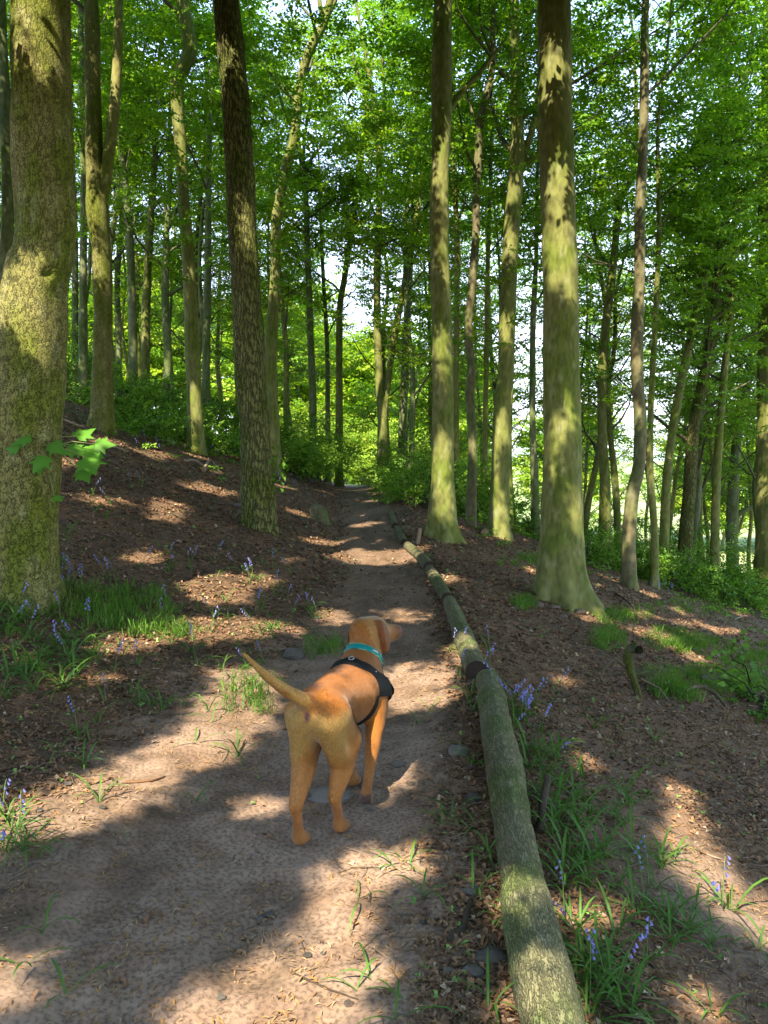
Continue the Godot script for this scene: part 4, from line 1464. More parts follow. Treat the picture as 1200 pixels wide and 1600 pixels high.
func bell_cluster(n: int, h: float, bend: float, col: Color) -> Array:
	# [stem mesh, flowers mesh]: an arching stalk hung with bells on one side
	var st := MB.new()
	var fl := MB.new()
	var P := []
	var R := []
	var p := Vector3.ZERO
	var a := PI / 2 - 0.08
	for i in 9:
		P.append(p); R.append(lerpf(0.0032, 0.0014, i / 8.0))
		p += Vector3(cos(a), sin(a), 0) * (h / 8.0)
		a -= bend / 8.0 * (0.15 if i < 5 else 1.6)
	tube(st, P, R, 5, Color(0.13, 0.20, 0.06))
	for k in n:
		var t := 0.66 + 0.34 * k / maxf(1.0, n - 1.0)
		var f := t * 8.0
		var i := mini(7, int(f))
		var o: Vector3 = P[i].lerp(P[i + 1], f - i) if i < 8 else P[8]
		var aa := rng.randf_range(-1.2, 1.2)
		var out := Vector3(cos(aa), 0.1, sin(aa))
		var m := o + out * 0.010
		var dn := (Vector3(0, -1, 0) + out * 0.55).normalized()
		var sx := dn.cross(Vector3(0.2, 0.1, 0.9)).normalized()
		var sy := dn.cross(sx)
		var l := rng.randf_range(0.013, 0.018)
		var c := col * rng.randf_range(0.8, 1.25)
		var b0 := fl.v.size()
		for ring in 3:
			var rr: float = [0.0018, 0.0045, 0.0068][ring]
			for s in 6:
				var an := TAU * s / 6.0
				var od := sx * cos(an) + sy * sin(an)
				fl.add(m + dn * (l * ring / 2.0) + od * rr, od, Vector2.ZERO, c)
		for ring in 2:
			for s in 6:
				var q := b0 + ring * 6 + s
				var q2 := b0 + ring * 6 + (s + 1) % 6
				fl.tri(q, q + 6, q2); fl.tri(q2, q + 6, q2 + 6)
	return [st.to(), fl.to()]

func make_bluebell(leaves: int, flowers: int, variant: int) -> Node3D:
	var root := Node3D.new()
	for i in leaves:
		var m: ArrayMesh = SH.straps[rng.randi() % SH.straps.size()]
		var s := rng.randf_range(0.75, 1.15)
		part("leaf", m, M.blade, root, Transform3D(Basis(Vector3.UP, TAU * (i + rng.randf() * 0.7) / leaves).scaled(Vector3(s, s, s)), Vector3(rng.randf_range(-0.02, 0.02), -0.01, rng.randf_range(-0.02, 0.02))))
	for i in flowers:
		var pr: Array = SH.bells[rng.randi() % SH.bells.size()]
		var tilt := Basis(Vector3.UP, rng.randf() * TAU) * Basis(Vector3(0, 0, 1), rng.randf_range(-0.4, 0.1))
		var at := Transform3D(tilt, Vector3(rng.randf_range(-0.03, 0.03), -0.01, rng.randf_range(-0.03, 0.03)))
		var st := part("stalk", pr[0], M.blade, root, at)
		part("flowers", pr[1], M.petal, st)
	return root

func plants() -> void:
	SH.straps = []
	for i in 8:
		SH.straps.append(strap(rng.randf_range(0.17, 0.30), rng.randf_range(0.0045, 0.0075), rng.randf_range(0.5, 1.25), rng.randf_range(1.0, 2.4)))
	SH.bells = []
	for i in 6:
		SH.bells.append(bell_cluster(rng.randi_range(4, 9), rng.randf_range(0.20, 0.32), rng.randf_range(0.7, 2.0), Color(0.17, 0.17, 0.46).lerp(Color(0.32, 0.31, 0.58), rng.randf())))
	var protos := {}
	for lv in [3, 5, 8, 12]:
		for fl in [0, 1, 2, 4]:
			for k in 2:
				protos["%d_%d_%d" % [lv, fl, k]] = make_bluebell(lv, fl, k)
	var put := func(px: float, py: float, lv: int, fl: int, sc: float, label: String, group: String) -> void:
		var p := hit(px, py)
		var src: Node3D = protos["%d_%d_%d" % [lv, fl, rng.randi() % 2]]
		var o: Node3D = src.duplicate()
		o.name = numbered("bluebell_plant")
		add_child(o)
		o.transform = Transform3D(Basis(Vector3.UP, rng.randf() * TAU).scaled(Vector3.ONE * sc), p)
		var look := "%s %s" % [{3: "tiny", 5: "small", 8: "full", 12: "thick"}[lv], {0: "flowerless", 1: "single-stalked", 2: "two-stalked", 4: "many-flowered"}[fl]]
		o.set_meta("label", look + " " + label); o.set_meta("category", "plant"); o.set_meta("group", group)
	# round the foot of the broad old trunk
	for s in [[10, 870, 5, 1], [30, 950, 8, 1], [60, 970, 8, 1], [8, 985, 8, 1], [40, 1000, 12, 1], [20, 1020, 12, 0], [75, 1030, 12, 0], [110, 1040, 12, 1], [130, 1045, 8, 0], [60, 1050, 12, 0], [15, 1060, 12, 0], [90, 1010, 8, 1], [130, 1010, 8, 1], [150, 1035, 8, 0], [10, 1090, 12, 0], [95, 920, 5, 2], [108, 915, 5, 2], [118, 918, 5, 1], [130, 925, 5, 1], [165, 905, 3, 1], [178, 915, 3, 2], [100, 880, 8, 0], [120, 1060, 5, 0], [35, 905, 5, 0], [60, 1005, 8, 0], [5, 930, 8, 1], [100, 975, 5, 1], [140, 985, 5, 1]]:
		put.call(s[0], s[1], s[2], s[3], 0.9, "bluebell clump at the foot of the broad old trunk", "bluebells at the broad old trunk")
	for i in 44:
		var qx := rng.randf_range(-10.0, 165.0)
		var qy := rng.randf_range(945.0, 1085.0)
		if qx > 60.0 and qy < 1000.0 and qx < 240.0:
			continue
		if qx + (qy - 945.0) * 0.35 > 175.0:
			continue
		put.call(qx, qy, [8, 12, 12][rng.randi() % 3], 0, rng.randf_range(0.7, 0.95), "bluebell clump at the foot of the broad old trunk", "bluebells at the broad old trunk")
	# on the bank above the path
	for s in [[145, 775, 3, 1], [172, 790, 3, 1], [150, 800, 5, 0], [165, 810, 8, 0], [110, 830, 8, 0], [105, 840, 8, 0], [205, 765, 3, 1], [222, 760, 3, 1], [265, 885, 5, 2], [298, 890, 3, 2], [240, 850, 3, 0], [262, 895, 8, 0], [380, 895, 8, 1], [395, 905, 5, 1], [335, 880, 3, 1], [425, 890, 3, 1], [220, 890, 3, 1], [300, 1000, 5, 0], [330, 990, 3, 1], [350, 895, 3, 0], [265, 960, 5, 1], [230, 985, 5, 0], [300, 1020, 5, 1], [350, 940, 5, 0], [400, 960, 5, 1], [408, 990, 8, 1], [425, 985, 8, 0], [430, 930, 5, 1], [250, 940, 8, 0], [280, 925, 5, 0], [485, 955, 8, 1], [490, 970, 5, 0], [455, 900, 3, 1], [475, 925, 3, 0], [310, 955, 5, 0], [270, 1005, 5, 0]]:
		put.call(s[0], s[1], s[2], s[3], 0.9, "bluebell tuft on the brown bank above the path", "bluebells on the bank")
	# on the trodden dirt
	for s in [[215, 1100, 8, 0], [240, 1105, 12, 0], [205, 1085, 5, 0], [180, 1050, 5, 1], [125, 1150, 5, 1], [150, 1130, 5, 0], [135, 1160, 3, 0], [130, 1200, 8, 0], [90, 1175, 3, 0], [155, 1250, 5, 0], [370, 1180, 8, 0], [310, 1160, 3, 0], [325, 1110, 5, 0], [330, 1130, 3, 0], [395, 1075, 8, 0], [385, 1090, 5, 0], [360, 1060, 5, 0], [20, 1300, 12, 1], [40, 1325, 12, 1], [10, 1330, 8, 2], [60, 1340, 5, 0], [60, 1455, 3, 0], [40, 1510, 3, 0], [305, 1250, 3, 0], [95, 1560, 3, 0], [10, 1280, 8, 1], [415, 1060, 5, 0], [345, 1045, 5, 0], [500, 1020, 8, 0], [490, 1030, 5, 0]]:
		put.call(s[0], s[1], s[2], s[3], 0.8, "strap-leaved tuft growing in the trodden dirt", "tufts in the trodden dirt")
	# between path and log
	for s in [[700, 1275, 5, 0], [690, 1290, 5, 0], [745, 1290, 3, 0], [640, 1350, 5, 0], [620, 1360, 3, 0], [760, 1340, 8, 0], [770, 1355, 5, 0], [735, 1180, 3, 0], [740, 1110, 5, 0], [705, 1020, 5, 1], [720, 1015, 5, 1], [735, 1090, 8, 0], [745, 1400, 5, 0], [790, 1440, 8, 0], [740, 1200, 8, 0], [770, 1580, 5, 0], [625, 1590, 3, 0], [580, 1530, 3, 0], [565, 1545, 3, 0], [670, 1110, 3, 0], [650, 1130, 3, 0], [720, 1060, 5, 1], [565, 1410, 3, 0], [660, 1400, 5, 0]]:
		put.call(s[0], s[1], s[2], s[3], 0.75, "strap-leaved tuft between the path and the mossy logs", "tufts between path and logs")
	# beyond the log
	for s in [[800, 1105, 5, 4], [808, 1115, 5, 4], [815, 1125, 5, 4], [822, 1130, 5, 4], [830, 1105, 3, 2], [800, 1140, 8, 2], [845, 1150, 5, 1], [865, 1190, 8, 1], [835, 1180, 8, 0], [825, 1200, 12, 0], [850, 1220, 12, 0], [875, 1235, 12, 0], [900, 1250, 12, 0], [860, 1260, 12, 0], [840, 1240, 12, 0], [920, 1270, 12, 0], [960, 1275, 12, 0], [975, 1290, 8, 0], [985, 1260, 8, 0], [880, 1300, 12, 0], [910, 1320, 12, 0], [940, 1340, 12, 0], [885, 1340, 12, 0], [990, 1330, 12, 0], [1000, 1350, 8, 0], [1030, 1355, 12, 0], [1050, 1340, 8, 0], [870, 1360, 8, 0], [920, 1385, 8, 0], [960, 1390, 5, 0], [1010, 1420, 8, 1], [1045, 1440, 12, 0], [1075, 1460, 12, 0], [1110, 1480, 8, 0], [1050, 1475, 12, 0], [960, 1460, 8, 0], [890, 1440, 5, 2], [900, 1460, 8, 2], [910, 1500, 12, 0], [935, 1520, 12, 0], [950, 1545, 12, 2], [905, 1540, 12, 0], [930, 1570, 12, 1], [965, 1560, 12, 2], [985, 1590, 8, 0], [920, 1600, 12, 0], [1020, 1390, 5, 1], [1120, 1590, 5, 0], [1000, 1515, 5, 1], [1180, 1480, 5, 0], [930, 1140, 5, 0], [945, 1130, 3, 0], [1025, 1160, 5, 0], [1040, 1200, 3, 0], [870, 1085, 3, 1], [765, 1020, 3, 1], [760, 1050, 3, 2], [775, 1075, 3, 1], [785, 1090, 5, 2], [1085, 1420, 5, 0]]:
		put.call(s[0], s[1], s[2], mini(s[3], 4 if s[1] < 1200 else 1), 0.78, "bluebell clump growing thick beyond the mossy log", "bluebells beyond the mossy log")
	for i in 26:
		var ry := rng.randf_range(1170.0, 1600.0)
		var rx := lerpf(825.0, 905.0, (ry - 1170.0) / 430.0) + rng.randf() * rng.randf() * 190.0
		if ry > 1390.0 and ry < 1480.0 and rx < 980.0:
			continue
		put.call(rx, ry, [8, 12, 5][rng.randi() % 3], 0, rng.randf_range(0.75, 1.0), "bluebell clump growing thick beyond the mossy log", "bluebells beyond the mossy log")
	for i in 60:
		var gx := rng.randf_range(150.0, 500.0)
		var gy := rng.randf_range(860.0, 1110.0)
		if gy > 1000.0 and gx > 420.0:
			continue
		put.call(gx, gy, [3, 5, 5][rng.randi() % 3], [0, 0, 0, 0, 1][rng.randi() % 5], rng.randf_range(0.5, 0.85), "bluebell tuft on the brown bank above the path", "bluebells on the bank")
	put.call(1140, 1420, 8, 2, 1.0, "upright bluebell plant alone in the sun patch beyond the log", "bluebell in the sun patch")
	# grass: bright turf on the slope, a fine tuft at the old trunk
	var blades := MB.new()
	for i in 14:
		var a := rng.randf() * TAU
		var l := rng.randf_range(0.08, 0.17)
		var o := Vector3(rng.randf_range(-0.05, 0.05), -0.01, rng.randf_range(-0.05, 0.05))
		var dir := Vector3(cos(a) * 0.45, 1, sin(a) * 0.45).normalized()
		var sd := Vector3(-sin(a), 0, cos(a)) * 0.0022
		var tone := rng.randf_range(0.8, 1.2)
		var c := Color(tone, tone, tone)
		var mid := o + dir * l * 0.6
		var tip := mid + (dir + Vector3(cos(a), -0.5, sin(a)) * 0.8).normalized() * l * 0.5
		var n := Vector3(cos(a), 0.4, sin(a)).normalized()
		var q0 := blades.add(o - sd, n, Vector2.ZERO, c)
		var q1 := blades.add(o + sd, n, Vector2.ZERO, c)
		var q2 := blades.add(mid - sd, n, Vector2.ZERO, c)
		var q3 := blades.add(mid + sd, n, Vector2.ZERO, c)
		var q4 := blades.add(tip, n, Vector2.ZERO, c)
		blades.tri(q0, q1, q2); blades.tri(q1, q3, q2); blades.tri(q2, q3, q4)
	var tuft := blades.to()
	SH.tuft = tuft
	var spots := [[170, 950, 80, 26, 300, "fine bright green grass at the old trunk's foot"], [1060, 1000, 45, 14, 170, "bright grass patch on the slope above the dead branch"], [1090, 1010, 40, 12, 130, "bright grass patch on the slope below the reddish trunk"], [1180, 1030, 45, 18, 220, "bright grass on the open lower slope"], [1080, 1060, 60, 14, 170, "grass patch beside the rotten branch"], [975, 965, 35, 10, 130, "sunlit grass at the stout beech's roots"], [1060, 1085, 30, 10, 90, "grass tuft over the curved dead branch"], [950, 1000, 22, 14, 90, "pale grass beside the stump's twigs"], [1150, 1075, 40, 14, 120, "grass by the thick rotten branch's end"], [820, 945, 14, 9, 60, "ferny green tuft between log and beech"], [880, 870, 60, 10, 120, "thin green growth behind the stout beech"], [250, 985, 45, 12, 60, "sunlit sparse grass on the dirt's edge"], [395, 1085, 45, 25, 60, "sparse sunlit grass under the tail"], [505, 1015, 26, 16, 40, "small grass tuft ahead of the dog's rump"], [420, 720, 60, 12, 90, "thin grass behind the oak"], [1100, 950, 80, 10, 160, "mossy grass at the lower trunks"], [840, 880, 60, 8, 120, "mossy grass beside the pale field"]]
	for s in spots:
		var xf := []
		var col := []
		for i in s[4]:
			var a := rng.randf() * TAU
			var r := pow(rng.randf(), 0.8) * 1.35
			if nz.get_noise_2d(s[0] + cos(a) * r * 2.2, s[1] * 0.7 + sin(a) * r * 2.2) < -0.08:
				continue
			var p := hit(s[0] + cos(a) * r * s[2], s[1] + sin(a) * r * s[3])
			xf.append(Transform3D(Basis(Vector3.UP, rng.randf() * TAU).scaled(Vector3.ONE * rng.randf_range(0.4, 1.15)), p))
			col.append(Color(0.075, 0.19, 0.022).lerp(Color(0.14, 0.26, 0.03), rng.randf()))
		var g := copies(numbered("grass"), tuft, M.blade, xf, col, self)
		g.set_meta("label", s[5]); g.set_meta("category", "grass")
	# low herbs under the trees further off
	var hx := []
	var hc := []
	for i in 5200:
		var d := rng.randf_range(12.5, 34.0)
		var x := rng.randf_range(-0.6, 0.6) * d
		var u := path_u(x, -d)
		if u > -2.4 and u < 1.6:
			continue
		var dens := smoothstep(11.0, 19.0, d + 2.5 * nz.get_noise_2d(x * 0.5, d * 0.5))
		if rng.randf() > dens or nz.get_noise_2d(x * 0.45 + 70.0, d * 0.45) < -0.05:
			continue
		hx.append(Transform3D(Basis(Vector3.UP, rng.randf() * TAU).rotated(Vector3(1, 0, 0), rng.randf_range(-0.4, 0.4)).scaled(Vector3.ONE * rng.randf_range(0.5, 1.0)), Vector3(x, H(x, -d) + rng.randf_range(0.04, 0.16), -d)))
		hc.append(leaf_tint(rng.randf_range(0.15, 0.6)))
	var herb := copies("herb_layer", SH.shrub_sprays[1], null, hx, hc, self)
	herb.set_meta("label", "low green herbs covering the floor under the far trees"); herb.set_meta("category", "ground cover")
	# far bluebells: a violet haze of flowers at the bank top
	var bx := []
	var bc := []
	for s in [[300, 700, 90, 12, 45], [360, 705, 40, 10, 30], [460, 755, 60, 8, 40], [1065, 925, 60, 8, 30]]:
		for i in s[4]:
			var p := hit(s[0] + rng.randf_range(-1, 1) * s[2], s[1] + rng.randf_range(-1, 1) * s[3])
			bx.append(Transform3D(Basis(Vector3.UP, rng.randf() * TAU).scaled(Vector3.ONE * rng.randf_range(0.8, 1.2)), p))
			bc.append(Color(1, 1, 1))
	var hz := copies("bluebell_drift", SH.bells[0][1], M.petal, bx, bc, self)
	hz.set_meta("label", "drift of far bluebells along the bank top"); hz.set_meta("category", "flowers")
	sprig()

# a maple-like leaf: five pointed lobes
func lobed_leaf(s: float) -> ArrayMesh:
	var mb := MB.new()
	var out := [[0.0, 0.0], [-0.28, -0.02], [-0.50, 0.16], [-0.34, 0.24], [-0.58, 0.52], [-0.30, 0.50], [-0.22, 0.62], [0.0, 1.0], [0.22, 0.62], [0.30, 0.50], [0.58, 0.52], [0.34, 0.24], [0.50, 0.16], [0.28, -0.02]]
	var c := mb.add(Vector3(0.30 * s, 0, 0), Vector3.UP, Vector2.ZERO, Color(0.10, 0.24, 0.03))
	for q in out:
		mb.add(Vector3(q[1] * s, -0.22 * s * absf(q[0]) - 0.20 * s * q[1] * q[1], q[0] * s), Vector3(q[1] * 0.3, 1, q[0] * 0.4).normalized(), Vector2.ZERO, Color(0.085, 0.215, 0.024))
	for i in out.size():
		mb.tri(c, c + 1 + i, c + 1 + (i + 1) % out.size())
	return mb.to()

func sprig() -> void:
	# the sycamore shoot that grows from the old trunk
	var d := 5.45
	var o := at_depth(62, 700, d + 0.05)
	var root := thing("sycamore_shoot", "leafy shoot of large lobed leaves growing from the broad old trunk", "shoot", o)
	var lf := lobed_leaf(0.145)
	for q in [[48, 682, -2.6, 1.0], [30, 700, 3.0, 0.8], [70, 712, -1.9, 1.1], [80, 692, -0.7, 1.0], [118, 682, 0.9, 1.15], [128, 700, -0.4, 1.3], [135, 715, -1.0, 1.4], [148, 694, 0.1, 1.0], [126, 735, -0.9, 1.0], [105, 698, -0.3, 1.1], [62, 718, -1.4, 0.9], [85, 775, -0.6, 0.6]]:
		var p := at_depth(q[0], q[1], d + rng.randf_range(-0.12, 0.06)) - o
		var st := MB.new()
		tube(st, [Vector3(0.02, 0.0, -0.08) if q[1] < 760 else Vector3(0.05, -0.30, -0.06), p * 0.6 + Vector3(0, 0.03, 0), p], [0.007, 0.005, 0.003], 5, Color(0.14, 0.16, 0.05))
		var lp := part("leaf", lf, M.blade, root, Transform3D(Basis(Vector3.UP, q[2]).rotated(Vector3.RIGHT, 0.75 + rng.randf_range(-0.3, 0.3)).scaled(Vector3.ONE * q[3]), p))
		part("leaf_stalk", st.to(), M.twig, root)
	# small shoots on the oak
	for s in [[375, 185, 40, 30, 10.0, "tuft of fresh oak leaves sprouting high on the dark trunk", 16], [432, 745, 16, 30, 9.95, "thin leafy shoots at the dark oak's foot", 10], [365, 215, 30, 20, 10.0, "lower tuft of fresh oak leaves on the dark trunk", 8]]:
		var b := at_depth(s[0], s[1], s[4])
		var r := thing("oak_shoot", s[5], "shoot", b)
		var mb := MB.new()
		var tw := MB.new()
		for i in s[6] * 4:
			var p := at_depth(s[0] + rng.randf_range(-1, 1) * s[2], s[1] + rng.randf_range(-1, 1) * s[3], s[4] + rng.randf_range(-0.25, 0.1)) - b
			if i % 4 == 0:
				tube(tw, [Vector3(0, -0.05, -0.22), p * 0.5, p], [0.004, 0.003, 0.002], 3, Color(0.09, 0.08, 0.04))
			leaf_into(mb, p, rv(1).normalized(), (Vector3.UP + rv(0.6)).normalized(), 0.085, 0.05, Color(0.11, 0.24, 0.03))
		part("twigs", tw.to(), M.twig, r).set_meta("kind", "stuff")
		part("leaves", mb.to(), M.leaf, r).set_meta("kind", "stuff")

# ------------------------------------------------------------------ loose litter
func litter() -> void:
	# husk scales, dead leaves and bits of twig
	var hk := MB.new()
	var c := Color.WHITE
	var l := 0.011
	for i in 4:
		var t := i / 3.0
		var w := 0.0026 * sin(PI * (0.12 + 0.8 * t))
		var y := 0.004 * sin(PI * t)
		hk.add(Vector3((t - 0.5) * 2.0 * l, y, -w), Vector3(0, 1, -0.3).normalized(), Vector2.ZERO, c)
		hk.add(Vector3((t - 0.5) * 2.0 * l, y, w), Vector3(0, 1, 0.3).normalized(), Vector2.ZERO, c)
	for i in 3:
		hk.tri(i * 2, i * 2 + 2, i * 2 + 1); hk.tri(i * 2 + 1, i * 2 + 2, i * 2 + 3)
	var husk := hk.to()
	var lf := MB.new()
	leaf_into(lf, Vector3(-0.022, 0.002, 0), Vector3.RIGHT, Vector3.UP, 0.046, 0.028, c)
	leaf_into(lf, Vector3(-0.01, 0.006, 0.012), Vector3(0.7, 0.35, 0.6).normalized(), Vector3(0.3, 1, -0.2).normalized(), 0.03, 0.022, c)
	var dead := lf.to()
	var tg := MB.new()
	tube(tg, [Vector3(-0.04, 0, 0), Vector3(0, 0.004, 0.006), Vector3(0.04, 0.002, 0)], [0.0014, 0.0017, 0.0009], 4, c)
	var bit := tg.to()
	var xh := []; var ch := []
	var xl := []; var cl := []
	var xt := []; var ct := []
	for i in 150000:
		var d := 1.45 * pow(20.0 / 1.45, pow(rng.randf(), 0.85))
		var x := rng.randf_range(-0.62, 0.62) * d + rng.randf_range(-0.2, 0.2)
		var z := -d
		var u := path_u(x, z)
		var wl := lerpf(1.35, 0.55, smoothstep(3.0, 7.5, d)) + 0.2 * nz.get_noise_2d(z * 0.6, 9.0)
		var bare := 0.0
		if u < 0.0:
			bare = 1.0 - smoothstep(wl - 0.45, wl + 0.2, -u)
		else:
			bare = 1.0 - smoothstep(0.25, 0.62, u)
		bare = maxf(bare, 0.75 * exp(-pow((x - 1.25) / 0.5, 2.0) - pow((d - 2.9) / 1.0, 2.0)))
		var clump := nz.get_noise_2d(x * 2.3 + 5.0, z * 2.3)
		if rng.randf() < bare * lerpf(0.88, 0.35, smoothstep(3.2, 7.5, d)) - clump * 0.55:
			continue
		var y := H(x, z)
		if z > -9.0 and absf(x) < 4.5:
			y += 0.010 * nf.get_noise_2d(x * 9.0, z * 9.0) 
		var k := rng.randf()
		var grow := lerpf(1.0, 1.9, smoothstep(3.0, 12.0, d))
		var b := Basis(Vector3.UP, rng.randf() * TAU).rotated(Vector3(1, 0, 0), rng.randf_range(-0.35, 0.35)).rotated(Vector3(0, 0, 1), rng.randf_range(-0.35, 0.35))
		if k < (0.7 if bare > 0.4 else 0.42):
			xh.append(Transform3D(b.scaled(Vector3.ONE * rng.randf_range(0.6, 1.25) * grow), Vector3(x, y + 0.003, z)))
			ch.append(Color(0.255, 0.140, 0.047).lerp(Color(0.145, 0.081, 0.038), rng.randf()).lerp(Color(0.357, 0.272, 0.170), rng.randf() * rng.randf() * 0.8))
		elif k < 0.93:
			if bare > 0.5 and rng.randf() < 0.8:
				continue
			xl.append(Transform3D(b.scaled(Vector3.ONE * rng.randf_range(0.3, 0.8) * grow), Vector3(x, y + 0.004, z)))
			ch_leaf(cl)
		else:
			xt.append(Transform3D(b.scaled(Vector3.ONE * rng.randf_range(0.5, 1.5)), Vector3(x, y + 0.003, z)))
			ct.append(Color(0.07, 0.05, 0.035).lerp(Color(0.2, 0.14, 0.09), rng.randf()))
	for i in 12000:
		var d := rng.randf_range(1.5, 5.0)
		var x := rng.randf_range(-0.62, 0.5) * d
		var z := -d
		if rng.randf() > smoothstep(0.1, 0.6, nz.get_noise_2d(x * 2.6 + 60.0, z * 2.6)):
			continue
		var b := Basis(Vector3.UP, rng.randf() * TAU).rotated(Vector3(1, 0, 0), rng.randf_range(-0.3, 0.3))
		xh.append(Transform3D(b.scaled(Vector3.ONE * rng.randf_range(0.5, 1.2)), Vector3(x, H(x, z) + 0.010 * nf.get_noise_2d(x * 9.0, z * 9.0) + 0.003, z)))
		ch.append(Color(0.30, 0.155, 0.045).lerp(Color(0.15, 0.08, 0.035), rng.randf()))
	for e in [["husk_litter", husk, xh, ch, "orange-brown bud scales strewn over dirt and litter"], ["leaf_litter", dead, xl, cl, "brown dead leaves covering the woodland floor"], ["twig_litter", bit, xt, ct, "bits of dry twig strewn over the ground"]]:
		var o := copies(e[0], e[1], M.dry, e[2], e[3], self)
		o.set_meta("label", e[4]); o.set_meta("category", "litter")

func ch_leaf(a: Array) -> void:
	var c := Color(0.109, 0.062, 0.035).lerp(Color(0.218, 0.124, 0.066), rng.randf())
	if rng.randf() < 0.05:
		c = Color(0.345, 0.260, 0.165)
	elif rng.randf() < 0.04:
		c = Color(0.138, 0.226, 0.055)
	a.append(c)
# ------------------------------------------------------------------ the dog
# own axes: x forward, y up, z to the dog's right
const DC := 0.0085
const DLO := Vector3(-0.42, -0.03, -0.30)
const DN := Vector3i(146, 110, 68)
var field := PackedFloat32Array()

func f_at(p: Vector3) -> float:
	var q := (p - DLO) / DC
	var i := clampi(int(q.x), 0, DN.x - 2)
	var j := clampi(int(q.y), 0, DN.y - 2)
	var k := clampi(int(q.z), 0, DN.z - 2)
	var a := clampf(q.x - i, 0, 1)
	var b := clampf(q.y - j, 0, 1)
	var c := clampf(q.z - k, 0, 1)
	var sx := DN.y * DN.z
	var o := i * sx + j * DN.z + k
	var v00 := lerpf(field[o], field[o + 1], c)
	var v01 := lerpf(field[o + DN.z], field[o + DN.z + 1], c)
	var v10 := lerpf(field[o + sx], field[o + sx + 1], c)
	var v11 := lerpf(field[o + sx + DN.z], field[o + sx + DN.z + 1], c)
	return lerpf(lerpf(v00, v01, b), lerpf(v10, v11, b), a)

func f_grad(p: Vector3) -> Vector3:
	var e := DC * 0.9
	return Vector3(f_at(p + Vector3(e, 0, 0)) - f_at(p - Vector3(e, 0, 0)), f_at(p + Vector3(0, e, 0)) - f_at(p - Vector3(0, e, 0)), f_at(p + Vector3(0, 0, e)) - f_at(p - Vector3(0, 0, e))).normalized()

# chains: [[points], [radii], side scale]; each chain joins the rest smoothly
func splat(chains: Array, kk: float) -> void:
	var n := DN.x * DN.y * DN.z
	var acc := PackedFloat32Array()
	acc.resize(n)
	for b in chains:
		var pts: Array = b[0]
		var rad: Array = b[1]
		var sz: float = b[2] if b.size() > 2 else 1.0
		var m := 0.055
		for r in rad:
			m = maxf(m, r + 0.055)
		var lo: Vector3 = pts[0]
		var hi: Vector3 = pts[0]
		for p in pts:
			lo = lo.min(p); hi = hi.max(p)
		lo -= Vector3(m, m, m); hi += Vector3(m, m, m)
		var i0 := maxi(0, int((lo.x - DLO.x) / DC))
		var i1 := mini(DN.x - 1, int((hi.x - DLO.x) / DC) + 1)
		var j0 := maxi(0, int((lo.y - DLO.y) / DC))
		var j1 := mini(DN.y - 1, int((hi.y - DLO.y) / DC) + 1)
		var k0 := maxi(0, int((lo.z - DLO.z) / DC))
		var k1 := mini(DN.z - 1, int((hi.z - DLO.z) / DC) + 1)
		var ns := pts.size() - 1
		var A := PackedVector3Array()
		var D := PackedVector3Array()
		var LL := PackedFloat32Array()
		var RA := PackedFloat32Array()
		var RD := PackedFloat32Array()
		for s in ns:
			var ab: Vector3 = pts[s + 1] - pts[s]
			ab.z *= sz
			A.append(pts[s]); D.append(ab); LL.append(maxf(ab.length_squared(), 1e-9)); RA.append(rad[s]); RD.append(rad[s + 1] - rad[s])
		for i in range(i0, i1 + 1):
			var x := DLO.x + i * DC
			for j in range(j0, j1 + 1):
				var y := DLO.y + j * DC
				var o := i * DN.y * DN.z + j * DN.z
				for k in range(k0, k1 + 1):
					var best := 1.0
					for s in ns:
						var q := Vector3(x, y, DLO.z + k * DC) - A[s]
						q.z *= sz
						var t := clampf(q.dot(D[s]) / LL[s], 0.0, 1.0)
						var d := (q - D[s] * t).length() - RA[s] - RD[s] * t
						if d < best:
							best = d
					if best < 0.05:
						acc[o + k] += exp(-kk * best)
	for i in n:
		if acc[i] > 0.0:
			var f := -log(acc[i]) / kk
			if field[i] < 0.06:      # join with what is there already
				field[i] = -log(exp(-160.0 * f) + exp(-160.0 * field[i])) / 160.0
			else:
				field[i] = f

func seg_d(p: Vector3, a: Vector3, b: Vector3) -> float:
	var ab := b - a
	var t := clampf((p - a).dot(ab) / ab.length_squared(), 0.0, 1.0)
	return (p - a - ab * t).length()

func rise(p: Vector3) -> float:
	return 0.055 * smoothstep(0.12, 0.42, p.y) * (1.0 - 0.75 * smoothstep(0.40, 0.54, p.x) * smoothstep(0.50, 0.62, p.y))

